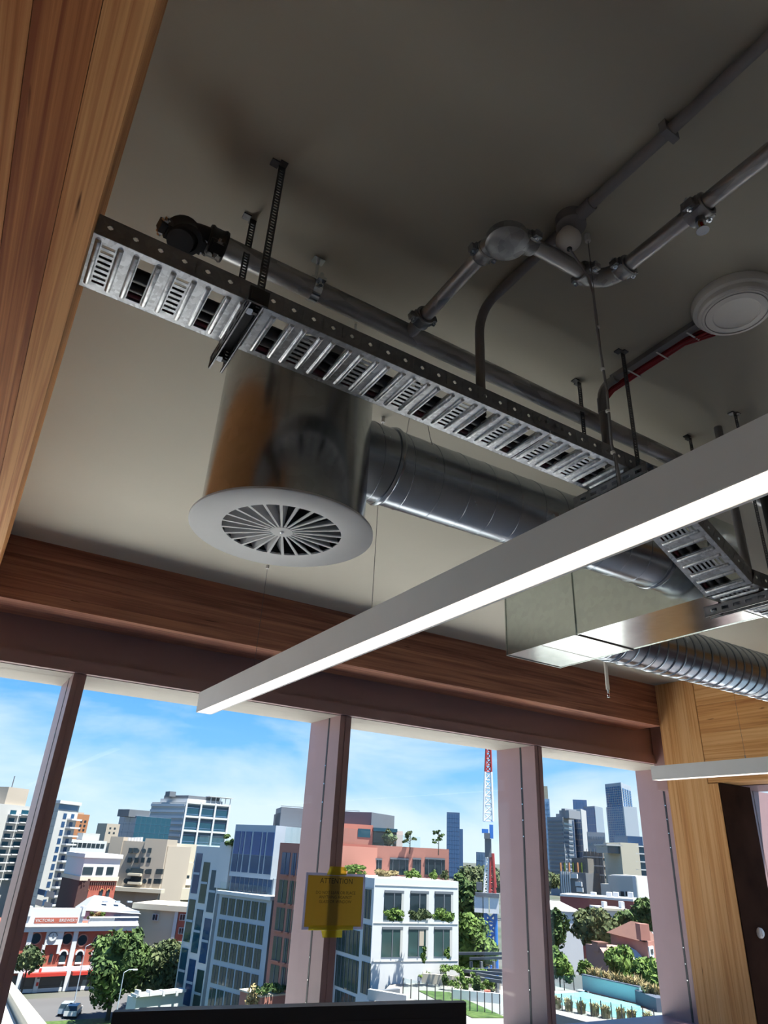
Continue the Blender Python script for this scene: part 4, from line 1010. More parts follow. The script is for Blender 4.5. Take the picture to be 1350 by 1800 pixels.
# office tower with white grid
fl_ = Facade(262, 330, 322, 312, 1440); fr_ = Facade(322, 312, 401, 320, 1440)
t = bld('office_tower', 'teal glass office tower with white grid frame and roof pergola', fr_)
pl = [fl_.a, fr_.a, fr_.b, fl_.a + (fr_.b - fr_.a)]; zt = fr_.uv(360, 1413)[1]
MB().prism([(p.x, p.y) for p in pl], GZ, zt).build('core', K_pale, t)
vb0 = fr_.uv(360, 1487)[1]; hh = zt - vb0
grid('glass_panel', t, fr_, (0.6, fr_.L - .4, vb0, zt - .6), 3, 3, 0.93, 0.90, G_teal, 0, 0.1)
grid('spandrel', t, fr_, (0.6, fr_.L - .4, vb0, zt - .6), 3, 6, 0.93, 0.10, G_sky, 0.05, 0.16)
for k in range(4): u = 0.3 + (fr_.L - .6) * k / 3; part('frame_column', t, fr_, (u - .35, u + .35, vb0 - 30, zt + .5), K_white, 0, 0.7)
for k in range(4): v = vb0 + hh * k / 3; part('frame_beam', t, fr_, (0, fr_.L, v - .35, v + .35), K_white, 0, 0.6)
grid('band', t, fl_, (0, fl_.L, vb0, zt), 1, 7, 1.0, 0.45, K_white, 0, 0.4); grid('window_band', t, fl_, (0.5, fl_.L - .5, vb0, zt), 4, 7, 0.85, 0.25, G_dark, 0, 0.1)
c_ = (fl_.a + fr_.b) / 2
MB().prism([(c_.x + (p.x - c_.x) * .8, c_.y + (p.y - c_.y) * .8) for p in pl], zt, fr_.uv(340, 1404)[1]).build('setback_storey', K_white, t)
MB().prism([(c_.x + (p.x - c_.x) * .72, c_.y + (p.y - c_.y) * .72) for p in pl], fr_.uv(340, 1404)[1], fr_.uv(340, 1398)[1]).build('dark_roof', K_grey, t)
part('lift_overrun', t, fr_, fr_.rect(313, 1390, 324, 1399), K_grey, -14, -9)
for k in range(5): u = fr_.L * (0.55 + .45 * k / 4); part('pergola_post', t, fr_, (u - .12, u + .12, zt, zt + 3), K_white, -0.4, -0.1)
part('pergola_beam', t, fr_, (fr_.L * .5, fr_.L + 1, zt + 2.9, zt + 3.1), K_white, -4, .6)

# art deco, cream and corner blocks
f = Facade(176, 192, 287, 186, 1540)
t = bld('deco_block', 'beige art deco apartment block with stepped parapet', f)
v0 = f.uv(235, 1484)[1]
bodyp('wall', t, f, 0, f.L, 16, GZ, v0, K_beige)
for a, b, y, w in ((183, 206, 1470, .4), (205, 247, 1478, .1), (246, 286, 1474, .6)): r = f.rect(a, y, b, 1600); part('bay', t, f, (r[0], r[1], GZ, r[3]), K_beige, -6, w)
for k in range(6): r = f.rect(212 + k * 5.4, 1472 - k * .2, 215 + k * 5.4, 1480); part('chimney_pot', t, f, (r[0], r[1], r[2], r[3]), K_white, -3, -2)
for y, xs in ((1495, (228, 236, 262)), (1512, (226, 238, 250, 261)), (1532, (236, 248, 262, 276, 281)), (1549, (224, 262, 272, 278))):
    for x in xs: partp('window', t, f, (x, y - 4.5, x + 6, y + 4.5), G_dark, 0, .7)
for x, y in ((243, 1496), (255, 1496), (227, 1531), (260, 1532), (223, 1548), (256, 1549)): disc('porthole', f, x, y, 0.5, G_dark, .75, t)
for y in (1526, 1541): partp('balcony', t, f, (229, y + 9, 252, y + 13), K_cream, 0, 1.6); partp('recess', t, f, (231, y, 250, y + 9), G_dark, 0, .65)
partp('lower_ledge', t, f, (196, 1560, 290, 1567), K_cream, 0, 2.2)
f = Facade(283, 200, 352, 204, 1530); t = bld('cream_block', 'plain cream building between the deco block and the glass office', f)
bodyp('wall', t, f, 0, f.L, 18, GZ, f.uv(315, 1516)[1], K_cream); r = f.rect(284, 1483, 346, 1516); part('upper_wall', t, f, r, K_cream, -14, -.6)
grid('window', t, f, f.rect(303, 1521, 333, 1530), 3, 1, .45, .8, G_dark); grid('window', t, f, f.rect(300, 1538, 334, 1544), 3, 1, .8, .9, G_dark)
partp('balcony', t, f, (295, 1546, 335, 1555), K_white, 0, 1.5); partp('lower_wing', t, f, (288, 1560, 352, 1580), K_cream, 0, 3)
r = f.rect(337, 1508, 352, 1600); part('stair_wing', t, f, (r[0], r[1], GZ, r[3]), K_beige, -4, .8); grid('window', t, f, f.rect(338, 1522, 351, 1565), 3, 4, .5, .4, G_dark, 0, .9)
f = Facade(238, 168, 338, 163, 1630); t = bld('corner_flats', 'beige corner flats with a brick stripe behind the big tree', f)
bodyp('wall', t, f, 0, f.L, 14, GZ, f.uv(290, 1598)[1], K_cream); partp('eaves', t, f, (236, 1590, 342, 1600), K_cream, -10, 1.0)
r = f.rect(309, 1600, 336, 1700); part('brick_bay', t, f, (r[0], r[1], GZ, r[3]), K_brick, 0, .5)
for x, y in ((270, 1608), (318, 1608), (316, 1632), (313, 1656)):
    partp('window', t, f, (x, y - 2, x + 10, y + 10), K_white, 0, .6); partp('pane', t, f, (x + 1, y - 1, x + 4.5, y + 9), G_dark, 0, .66); partp('pane', t, f, (x + 5.5, y - 1, x + 9, y + 9), G_dark, 0, .66)
partp('quoin', t, f, (302, 1600, 308, 1700), K_white, 0, .55)
f = Facade(240, 112, 322, 116, 1755); t = bld('white_parapet_shop', 'low white shop parapet at the foot of the big tree', f)
bodyp('wall', t, f, 0, f.L, 2.2, GZ, f.uv(280, 1750)[1], K_white); partp('coping', t, f, (238, 1743, 324, 1748), K_white, -1, .4)
for x in (242, 262, 285, 308): partp('parapet_post', t, f, (x - 2, 1740, x + 2, 1750), K_white, -.5, .5)

# --- glass office on the left ----------------------------------------------------------------
fg = Facade(374, 112, 470, 103, 1660)
t = bld('glass_office', 'blue-grey glass office with gridded windows and a rooftop glass box', fg)
vt = fg.uv(420, 1572)[1]
bodyp('wall', t, fg, 0, fg.L, 14, GZ, vt, K_steel)
r = (fg.uv(377, 1660)[0], fg.uv(463, 1660)[0], 0, 0)
rows = [(1581, 1612), (1621, 1653), (1661, 1696), (1706, 1740), (1749, 1785)]
for y0, y1 in rows:
    v1, v0 = fg.uv(420, y0)[1], fg.uv(420, y1)[1]
    grid('window', t, fg, (r[0] + .2, r[1] - .1, v0, v1), 6, 1, .80, 1.0, G_green, 0, .06)
    grid('window_mullion', t, fg, (r[0] + .2, r[1] - .1, v0, v1), 6, 1, .05, 1.0, K_grey, 0, .10)
part('cornice', t, fg, (-.3, fg.L + .2, vt - .2, vt + .2), K_white, -14, .5)
fe = Facade(470, 103, 487, 112, 1660)
MB().prism([(p.x, p.y) for p in (fe.a, fe.b, fe.b - fg.n * 2, fe.a - fg.n * 2)], GZ, vt - .1).build('return_wall', K_blgrey, t)
for k in range(8): u = fg.L * (k + .5) / 8; part('balustrade', t, fg, (u - fg.L / 16 + .05, u + fg.L / 16 - .05, vt + .2, vt + 1.3), M_bal, .1, .16)
fq = Facade(404, 113, 484, 106, 1500)
r = fq.rect(408, 1450, 486, 1536); u0, u1 = fq.uv(408, 1500)[0], fq.uv(480, 1500)[0]
v1, v0 = fq.uv(448, 1450)[1], fq.uv(448, 1535)[1]
part('glass_box', t, fq, (u0, u1, v0 - 0.6, v1), K_steel, -10, -.0)
for k, (a, b) in enumerate(((.03, .16), (.19, .26), (.30, .44), (.49, .68), (.72, .79), (.83, .99))):
    ua, ubb = u0 + (u1 - u0) * a, u0 + (u1 - u0) * b
    part('tall_pane', t, fq, (ua, ubb, v0, v0 + (v1 - v0) * .36), G_deep, 0, .08); part('tall_pane', t, fq, (ua, ubb, v0 + (v1 - v0) * .37, v1 - .9), G_blue, 0, .08)
v2 = fq.uv(440, 1541)[1]
part('recessed_level', t, fq, (u0 - .2, u1 + .2, vt, v2), K_blgrey, -9, -.5)
grid('recessed_pane', t, fq, (u0, u1, vt + .2, v2 - .1), 9, 1, .8, 1, G_deep, -.5, -.42)
fw = Facade(322, 122, 398, 113, 1620)
t = bld('white_frame_wing', 'white gridded wing with narrow tall windows left of the glass office', fw)
vt2 = fw.uv(365, 1488)[1]
u0, u1 = fw.uv(325, 1620)[0], fw.uv(374, 1620)[0]
bodyp('wall', t, fw, u0, u1, 12, GZ, vt2, K_white)
u2, u3 = fw.uv(396, 1520)[0], fw.uv(410, 1520)[0]
part('end_slab', t, fw, (fw.uv(384, 1520)[0], fw.uv(405, 1520)[0], fw.uv(395, 1562)[1], fw.uv(395, 1480)[1]), K_white, -11, .2)
for c in range(3):
    off = (0, .35, .65)[c]
    for k in range(6):
        vtop = vt2 - 1.0 - off * 3.2 - k * 6.2
        if vtop < GZ + 2: continue
        ua = u0 + (u1 - u0) * (c + .16) / 3; ubb = u0 + (u1 - u0) * (c + .86) / 3
        part('tall_window', t, fw, (ua, ubb, max(GZ + .5, vtop - 5.4), vtop), (G_deep, G_green, G_teal)[(c + k) % 3], 0, .06)
        part('transom', t, fw, (ua, ubb, vtop - 2.9, vtop - 2.6), K_steel, 0, .1)
for k in range(6): u = u0 + (u1 - u0) * (k + .5) / 6; part('balustrade', t, fw, (u - .8, u + .8, vt2, vt2 + 1.5), M_bal, -.5, -.4)
o = inst('roof_shrub', crown_mesh(site(404, 1475, 114), 1.5, .9, 200, .35, 71, L_a, 5, 'shrub'), Matrix.Identity(4)); tag(o, 'green roof shrub between the white wing and the glass box', 'shrub')

# --- rose brick building ----------------------------------------------------------------
fr = Facade(484, 101, 560, 94, 1620)
t = bld('rose_brick_office', 'rose brick building with three columns of windows beside the yellow sign', fr)
vt = fr.uv(510, 1482)[1]
bodyp('wall', t, fr, fr.uv(478, 1620)[0], fr.L + 2, 12, GZ, vt, K_rose)
rws = [(1499, 1538), (1548, 1589), (1598, 1639), (1651, 1694), (1703, 1742)]
for (y0, y1) in rws:
    v1, v0 = fr.uv(510, y0)[1], fr.uv(510, y1)[1]
    ul = fr.uv(484.5, 1620)[0]; ur = fr.uv(520, 1620)[0]; W = ur - ul
    for a, b in ((0, .42), (.54, .74), (.82, 1.06)):
        part('window', t, fr, (ul + W * a, ul + W * b, v0, v1), G_green if y0 > 1540 else G_deep, 0, .06)
        part('window_bar', t, fr, (ul + W * (a + b) / 2 - .05, ul + W * (a + b) / 2 + .05, v0, v1), K_grey, 0, .12)
        part('sill', t, fr, (ul + W * a, ul + W * b, v0 - .15, v0), K_rose, 0, .3)
for k in range(6): u = fr.L * (k + .5) / 7; part('balustrade', t, fr, (u - .75, u + .75, vt, vt + 1.9), M_bal, -.3, -.24)
part('terrace_box', t, fr, (fr.uv(462, 1755)[0], fr.uv(503, 1755)[0], GZ, fr.uv(480, 1742)[1]), K_rose, 0, 3.4)
part('terrace_coping', t, fr, (fr.uv(462, 1755)[0], fr.uv(503, 1755)[0], fr.uv(480, 1742)[1], fr.uv(480, 1739)[1]), K_cream, 0, 3.6)
f2 = Facade(488, 118, 560, 114, 1445)
part('plant_screen', t, f2, (0, f2.L + 9, f2.uv(510, 1467)[1] - 3, f2.uv(510, 1424)[1]), K_grey, -8, 0)
part('plant_screen_light', t, f2, (.4, f2.L * .55, f2.uv(505, 1480)[1], f2.uv(505, 1446)[1]), K_pale, -2, 1)
grid('screen_post', t, f2, (0, f2.L, f2.uv(510, 1460)[1], f2.uv(510, 1424)[1]), 5, 1, .12, 1, K_white, 0, .2)
o = inst('hanging_plant', crown_mesh(site(445, 1750, 97), 1.0, 2.2, 300, .3, 81, L_straw, 6, 'shrub'), Matrix.Identity(4)); tag(o, 'pale flowering plant hanging over the rose brick terrace corner', 'shrub')
o = inst('terrace_hedge', crown_mesh(site(476, 1738, 97), 2.2, .7, 300, .3, 82, L_a, 8, 'shrub'), Matrix.Identity(4)); tag(o, 'green plants along the rose brick terrace edge', 'hedge')

# --- white building with brick penthouse ----------------------------------------------------------------
fL = Facade(592, 93, 653, 86, 1660); fR = Facade(653, 86, 806, 91, 1660)
t = bld('white_office', 'white rendered building with square window openings and plant boxes', fR)
zt = fR.uv(720, 1546)[1]
L0 = fL.a - fL.e * 14
pl = [L0, fR.a, fR.b, L0 + (fR.b - fR.a)]
MB().prism([(p.x, p.y) for p in pl], GZ, zt).build('wall', K_white, t)
for fcx, fy in ((fR, 1557), (fR, 1623), (fR, 1690), (fL, 1557), (fL, 1623)): v = fcx.uv(700 if fcx is fR else 620, fy)[1]; part('joint_line', t, fcx, (0.1, fcx.L - .1, v - .03, v + .03), K_pale, 0, .05)
for (x0, x1, y0, y1) in ((675, 709, 1565, 1617), (721, 753, 1566, 1617), (764, 796, 1567, 1617), (671, 707, 1629, 1682), (718, 752, 1629, 1681), (763, 794, 1629, 1681)):
    r = fR.rect(x0, y0, x1, y1)
    part('window', t, fR, r, G_dark if y0 < 1600 else G_green, 0, .05)
    part('window_head', t, fR, (r[0], r[1], r[3] - .25, r[3]), K_grey, 0, .12); part('reveal', t, fR, (r[1] - .3, r[1], r[2], r[3]), K_pale, 0, .10)
    part('window_bar', t, fR, (r[0] + (r[1] - r[0]) * .5 - .05, r[0] + (r[1] - r[0]) * .5 + .05, r[2], r[3]), K_grey, 0, .1)
    if y0 > 1600 and 715 < x0 < 720: part('blind', t, fR, (r[0] + (r[1] - r[0]) * .55, r[1] - .55, r[2] + (r[3] - r[2]) * .35, r[3] - .3), K_beige, .04, .07)
for (x0, x1, y0, y1) in ((641, 656, 1563, 1615), (638, 655, 1625, 1680), (592, 632, 1632, 1676), (635, 651, 1691, 1748), (590, 630, 1683, 1740), (588, 624, 1745, 1790)):
    if x1 > 654: x1 = 652
    r = fL.rect(x0, y0, x1, y1); part('window', t, fL, r, G_green, 0, .05)
    n = max(2, int((r[1] - r[0]) / .8))
    grid('window_bar', t, fL, r, n, 1, .08, 1, K_grey, 0, .1)
# brick penthouse
fp = Facade(560, 97, 789, 98, 1520)
zb, zp = zt, fp.uv(700, 1488)[1]
bodyp('brick_penthouse', t, fp, 0, fp.L, 12, zb - 1, zp, K_rose)
for (x0, x1) in ((575, 628), (636, 671), (685, 718), (725, 740), (747, 782)):
    r = fp.rect(x0, 1508, x1, 1538); part('window', t, fp, r, G_dark, 0, .05); part('window_head', t, fp, (r[0], r[1], r[3] - .2, r[3]), K_grey, 0, .15)
    grid('window_bar', t, fp, r, 3, 1, .06, 1, K_grey, 0, .1)
for k in range(12): u = fp.L * .1 + fp.L * .68 * k / 12; part('balustrade', t, fp, (u, u + fp.L * .055, zp, zp + 1.9 - .06 * k), M_bal, -.6, -.54)
fp2 = Facade(600, 106, 655, 107, 1470)
part('upper_brick', t, fp2, (-4, fp2.L, zp - 1, fp2.uv(630, 1449)[1]), K_rose, -6, 0); partp('window', t, fp2, (629, 1457, 651, 1472), G_teal)
part('plant_room', t, fp2, (-8, fp2.uv(653, 1440)[0], zp + 2, fp2.uv(630, 1423)[1]), K_grey, -14, -7); part('plant_room', t, fp2, (-8, fp2.uv(660, 1440)[0], zp + 1, fp2.uv(630, 1433)[1]), K_grey, -16, -7.4)
part('roof_rail', t, fp2, (-8, fp2.uv(653, 1440)[0], fp2.uv(630, 1421)[1], fp2.uv(630, 1420)[1]), K_grey, -8, -7.9)
part('blue_canopy', t, fp2, fp2.rect(655, 1456, 697, 1462), G_teal, -6, .5); part('canopy_wall', t, fp2, fp2.rect(656, 1462, 697, 1482), G_dark, -6, 0); partp('screen', t, fp2, (697, 1461, 708, 1488), K_pale, -2, 0)
rv = random.Random(5)
for k, x in enumerate((692, 736, 780)):
    o = inst('window_planting', crown_mesh(site(x, 1610, 84.5 + k * 1.2), 1.45, .75, 420, .24, 90 + k, (L_b, L_c, L_b)[k], 12, 'shrub'), Matrix.Identity(4))
    tag(o, 'trailing plants in the ' + ('left', 'middle', 'right')[k] + ' upper window opening of the white building', 'plants', 'plants in the white building windows')
for k, (x, y, s) in enumerate(((745, 1678, .6), (787, 1674, .6))):
    o = inst('hanging_plant', crown_mesh(site(x, y, 86 + k), .55, .9, 120, .22, 95 + k, L_b, 4, 'shrub'), Matrix.Identity(4))
    tag(o, ('left', 'right')[k] + ' small plant hanging from the lower windows of the white building', 'plants', 'plants in the white building windows')
for k, (x0, x1, y, m_) in enumerate(((600, 652, 1530, L_b), (655, 705, 1537, L_straw), (708, 748, 1538, L_b), (752, 769, 1538, L_b), (774, 788, 1539, L_c))):
    c = site((x0 + x1) / 2, y, 93); rx = (site(x1, y, 93) - site(x0, y, 93)).length / 2
    mb = crown_mesh((0, 0, 0), 1, 1, 420, .22, 100 + k, m_, 10, 'hedge')
    o = inst('roof_hedge', mb, Matrix.Translation(c) @ Matrix.Rotation(math.atan2(fR.e.y, fR.e.x), 4, 'Z') @ Matrix.Diagonal((rx, .8, .75, 1)))
    tag(o, ('long green hedge on the white building roof behind the yellow sign', 'straw grasses on the white roof left of the clipped hedge', 'clipped green hedge in the middle of the white roof', 'short hedge right of the clipped hedge on the white roof', 'last small olive hedge at the right end of the white roof')[k], 'hedge', 'hedges on the white building roof')
def thin_tree(label, px, y0, y1, D, seed, mat):
    c = site(px, (y0 + y1) / 2, D); h = site(px, y0, D).z - site(px, y1, D).z; zb = site(px, y1, D).z
    t = thing('roof_tree', label, 'tree', (c.x, c.y, zb), 'roof terrace trees')
    R = random.Random(seed); MB().cyl((c.x, c.y, zb - .6), (c.x, c.y, zb + h), .06, 6, .03).build('trunk', M_bark, t)
    for k in range(7):
        z = zb + h * (.35 + .09 * k); w = h * .36 * (1 - k / 9); a = R.uniform(0, 6.3)
        q = Vector((c.x + w * math.cos(a), c.y + w * math.sin(a), z + .15))
        MB().tube([(c.x, c.y, z - .1), q], .03, 5).build('branch', M_bark, t)
        inst('foliage', crown_mesh(q, .5, .3, 46, .2, seed * 10 + k, mat, 3, 'foliage'), Matrix.Identity(4), t)
thin_tree('thin young tree on the brick penthouse roof', 721, 1462, 1492, 97, 11, L_c)
thin_tree('tiered conifer at the right end of the brick penthouse roof', 771, 1460, 1494, 96, 12, L_a)
tree('bushy tree on the penthouse roof terrace under the blue canopy', 671, 1457, 699, 1488, 99, L_c, 13, 700, .3, ground=zp, group='roof terrace trees', name='roof_tree')
# --- distant towers ----------------------------------------------------------------
def tower(label, xl, xr, ytop, D, c, pane, nx, ny, ybot=1560, xc=None, dD=0, fx=.62, fy=.6, haze=.25, side=None, name='city_tower', wb=1.0):
    """slab tower; xc = corner column splits it into a front and a right-hand side face"""
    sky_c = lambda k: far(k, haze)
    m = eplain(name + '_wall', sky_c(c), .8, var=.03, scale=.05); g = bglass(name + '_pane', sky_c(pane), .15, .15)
    ym = (ytop + 1530) / 2
    f = Facade(xl, D, xc or xr, D + dD, ym)
    t = bld(name, label, f, group='distant city towers')
    zt = f.uv((xl + (xc or xr)) / 2, ytop)[1]; zb = f.uv((xl + xr) / 2, ybot)[1]
    if xc:
        s = Facade(xc, D + dD, xr, D + dD + max(25, (xr - xc) * D / FPX * 1.5), ym)
        MB().prism([(p.x, p.y) for p in (f.a, f.b, s.b, f.a + (s.b - f.b))], GZ, zt).build('wall', m, t)
        if side: grid('side_window', t, s, (1, s.L - 1, max(zb, GZ + 2), zt - 3), side[0], side[1], fx, fy, g, 0, .3)
    else: bodyp('wall', t, f, 0, f.L, max(20, f.L * .8), GZ, zt, m)
    if nx: grid('window', t, f, (f.L * .03, f.L * .97, max(zb, GZ + 2), zt - 2), nx, ny, fx, fy, g, 0, .4)
    return t, f, m, g, zt
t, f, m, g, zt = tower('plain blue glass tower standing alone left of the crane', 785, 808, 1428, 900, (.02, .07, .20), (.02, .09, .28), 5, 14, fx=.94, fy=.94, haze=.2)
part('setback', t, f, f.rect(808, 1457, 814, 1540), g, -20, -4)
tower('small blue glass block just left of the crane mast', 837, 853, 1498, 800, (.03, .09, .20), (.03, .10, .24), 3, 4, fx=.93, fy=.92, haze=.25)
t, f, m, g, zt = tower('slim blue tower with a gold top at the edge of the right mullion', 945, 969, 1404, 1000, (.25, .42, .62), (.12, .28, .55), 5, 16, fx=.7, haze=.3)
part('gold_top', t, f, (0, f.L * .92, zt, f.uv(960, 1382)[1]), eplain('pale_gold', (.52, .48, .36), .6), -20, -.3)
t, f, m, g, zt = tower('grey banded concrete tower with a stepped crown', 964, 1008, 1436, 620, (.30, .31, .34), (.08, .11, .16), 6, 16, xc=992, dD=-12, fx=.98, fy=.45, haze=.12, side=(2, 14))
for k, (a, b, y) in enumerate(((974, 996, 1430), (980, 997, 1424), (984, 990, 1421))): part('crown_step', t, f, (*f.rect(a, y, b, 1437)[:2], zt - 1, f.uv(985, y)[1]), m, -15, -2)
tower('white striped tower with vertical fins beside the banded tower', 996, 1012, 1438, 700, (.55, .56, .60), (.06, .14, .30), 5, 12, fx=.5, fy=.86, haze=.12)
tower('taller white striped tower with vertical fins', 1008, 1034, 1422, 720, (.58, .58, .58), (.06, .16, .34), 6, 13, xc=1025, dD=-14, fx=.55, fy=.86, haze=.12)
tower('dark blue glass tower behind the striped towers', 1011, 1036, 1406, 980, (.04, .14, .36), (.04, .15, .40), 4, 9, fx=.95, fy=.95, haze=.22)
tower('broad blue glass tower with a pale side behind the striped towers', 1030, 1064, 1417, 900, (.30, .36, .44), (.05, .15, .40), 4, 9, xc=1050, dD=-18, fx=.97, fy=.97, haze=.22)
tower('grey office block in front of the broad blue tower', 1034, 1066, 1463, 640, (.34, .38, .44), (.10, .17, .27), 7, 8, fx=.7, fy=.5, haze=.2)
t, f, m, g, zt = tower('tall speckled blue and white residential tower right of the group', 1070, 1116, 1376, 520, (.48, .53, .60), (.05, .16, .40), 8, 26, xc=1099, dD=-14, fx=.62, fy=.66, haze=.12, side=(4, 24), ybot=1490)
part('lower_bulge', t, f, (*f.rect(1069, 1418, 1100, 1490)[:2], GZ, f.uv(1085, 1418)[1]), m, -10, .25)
# mid-distance right
f = Facade(1028, 330, 1062, 322, 1530); f3 = Facade(1062, 322, 1098, 332, 1530)
K_net = eplain('scaffold_net', (.19, .19, .185), .9, var=.15, scale=.3)
t = bld('scaffolded_block', 'grey block wrapped in scaffold netting with pale floor edges', f)
pl = [f.a, f3.a, f3.b, f.a + (f3.b - f.b)]; zt = f.uv(1045, 1497)[1]
MB().prism([(p.x, p.y) for p in pl], GZ, zt).build('netting', K_net, t)
for k in range(8):
    for fx_ in (f, f3): part('floor_edge', t, fx_, (0, fx_.L, zt - 2.2 - k * 3.2, zt - 1.8 - k * 3.2), K_pale, 0, .3)
for k in range(6): part('scaffold_pole', t, f, (f.L * k / 5 - .06, f.L * k / 5 + .06, GZ, zt + 1), K_grey, .1, .3)
f = Facade(1094, 300, 1126, 303, 1520); t = bld('white_stair_block', 'cream white windowless block with blue glazed floors to its right', f)
zt = f.uv(1110, 1482)[1]; bodyp('wall', t, f, 0, f.L, 16, GZ, zt, K_cream)
r = f.rect(1120, 1486, 1142, 1545); part('glazed_wing', t, f, r, G_teal, -14, -.6); part('glazed_wing_upper', t, f, f.rect(1108, 1470, 1134, 1486), G_deep, -14, -2); part('glazed_left', t, f, f.rect(1070, 1486, 1092, 1500), G_teal, -12, -1)
for y in (1487, 1500, 1514, 1528): part('floor_slab', t, f, f.rect(1118, y, 1142, y + 2), K_white, -14, 0)
part('roof_slab', t, f, f.rect(1066, 1484, 1094, 1487), K_pale, -12, 0)
f = Facade(1058, 265, 1122, 262, 1560); t = bld('white_depot', 'plain white low building below the cream block', f)
part('wall', t, f, (*f.rect(1070, 1539, 1120, 1580)[:2], GZ, f.uv(1095, 1540)[1]), K_pale, -16, 0); part('low_wing', t, f, (*f.rect(1057, 1556, 1075, 1580)[:2], GZ, f.uv(1066, 1554)[1]), K_pale, -14, .1)
f9 = Facade(1119, 262, 1145, 275, 1560); part('side_wall', t, f9, (0, f9.L, GZ, f9.uv(1130, 1540)[1]), K_white, -8, 0)
for x in (1091, 1100): partp('window', t, f, (x, 1567, x + 6, 1575), G_dark, 0, .2)
f = Facade(984, 300, 1030, 296, 1545); t = bld('site_hoarding_block', 'half-built block with striped cladding panels left of the scaffolding', f)
bodyp('wall', t, f, 0, f.L, 14, GZ, f.uv(1005, 1533)[1], K_grey); r = f.rect(986, 1532, 1004, 1572); grid('clad_panel', t, f, r, 5, 1, .6, 1, K_white, 0, .3)
for k, (x, y) in enumerate(((1008, 1536), (1016, 1550), (1018, 1560))): partp('site_box', t, f, (x - 3, y, x + 8, y + 8), K_white, 0, 1)
for k in range(9): x = 982 + k * 5; r = f.rect(x, 1516, x + 1.6, 1535); part('formwork_post', t, f, r, (K_orange, K_lawn, K_cream)[k % 3], -2 - k % 3, -1 - k % 3)
part('half_built_core', t, f, f.rect(1000, 1508, 1028, 1534), K_net, -9, -3)
f = Facade(985, 225, 1113, 222, 1582); t = bld('pink_parapet_hall', 'long pink-red walled hall with a white coping', f)
part('wall', t, f, (0, f.L, GZ, f.uv(1050, 1580)[1]), eplain('pink_red_wall', (.40, .12, .11), .9), -12, 0); part('coping', t, f, (0, f.L, f.uv(1050, 1580)[1], f.uv(1050, 1576)[1]), K_white, -12, .3)
for k, x in enumerate((1034, 1062, 1074, 1100)): partp('roof_unit', t, f, (x, 1569, x + 9, 1579), K_white, -6, -4)
f = Facade(968, 190, 1020, 192, 1595); t = bld('white_shed', 'white gabled shed roof at the left edge of the right window', f)
MB().prism([(p.x, p.y) for p in (f.a, f.b, f.b - f.n * 14, f.a - f.n * 14)], GZ, f.uv(995, 1602)[1]).build('wall', K_white, t)
z1, z2 = f.uv(995, 1602)[1], f.uv(995, 1587)[1]
MB().add([f.p(-.3, z1, .4), f.p(f.L + .3, z1, .4), f.p(f.L + .3, z1, -14.3), f.p(-.3, z1, -14.3), f.p(1, z2, -7), f.p(f.L - 3, z2, -7)], [(0, 1, 5, 4), (1, 2, 5), (2, 3, 4, 5), (3, 0, 4), (0, 3, 2, 1)]).build('roof', K_white, t)
f = Facade(1058, 200, 1104, 202, 1605); t = bld('white_cottages', 'white cottages with chimneys behind the right trees', f)
bodyp('wall', t, f, 0, f.L, 10, GZ, f.uv(1080, 1597)[1], K_white)
for x in (1066, 1097): partp('chimney', t, f, (x, 1586, x + 6, 1600), K_white, -4, -2); 
partp('cornice', t, f, (1060, 1597, 1104, 1601), K_cream, 0, .8)
# brick house right
f = Facade(1074, 122, 1137, 112, 1655); fe = Facade(1137, 112, 1160, 118, 1660)
t = bld('brick_house', 'red brick house with terracotta roof and chimney at the right', f)
z1 = f.uv(1105, 1648)[1]
MB().prism([(p.x, p.y) for p in (f.a, f.b, fe.b, f.a + (fe.b - f.b))], GZ, z1).build('wall', K_rose, t)
z2 = f.uv(1125, 1626)[1]; rb = (f.a + fe.b) / 2
MB().add([f.p(-.5, z1, .4), f.p(f.L + .3, z1, .4), Vector((fe.b.x, fe.b.y, z1)), Vector(((f.a + fe.b - f.b).x, (f.a + fe.b - f.b).y, z1)), Vector((rb.x, rb.y, z2)) + f.e * 2.5, Vector((rb.x, rb.y, z2)) - f.e * 0.5], [(0, 1, 4, 5), (1, 2, 4), (2, 3, 5, 4), (3, 0, 5), (0, 3, 2, 1)]).build('roof', K_redroof, t)
partp('chimney', t, f, (1129, 1624, 1137, 1652), K_rose, -.4, .9)
part('window', t, fe, fe.rect(1139, 1663, 1147, 1684), K_white, 0, .2); part('pane', t, fe, fe.rect(1141, 1668, 1145, 1676), G_dark, .1, .26)
f = Facade(1030, 118, 1075, 112, 1685); t = bld('pink_gable_house', 'pale pink gabled house end with chimney behind the grasses', f)
z1, z2 = f.uv(1050, 1690)[1], f.uv(1060, 1664)[1]; u1 = f.uv(1030, 1670)[0]; u2 = f.uv(1072, 1670)[0]
K_pinkw = eplain('pale_pink_render', (.42, .26, .24), .9)
MB().add([f.p(u1, GZ), f.p(u2, GZ), f.p(u2, z1), f.p(u1 + (u2 - u1) * .55, z2), f.p(u1, z2 - .2), f.p(u1, GZ, -9), f.p(u2, GZ, -9), f.p(u2, z1, -9), f.p(u1 + (u2 - u1) * .55, z2, -9), f.p(u1, z2 - .2, -9)],
         [(0, 1, 2, 3, 4), (9, 8, 7, 6, 5), (2, 7, 8, 3), (3, 8, 9, 4), (4, 9, 5, 0), (1, 6, 7, 2)]).build('gable_wall', K_pinkw, t)
MB().add([f.p(u2 + .8, z1 - .6, .2), f.p(u2 + 9, z1 - 3.5, .2), f.p(u2 + 9, z1 - .5, -6), f.p(u1 + (u2 - u1) * .6, z2 + .25, -4)], [(0, 1, 2, 3)]).build('white_roof', K_white, t)
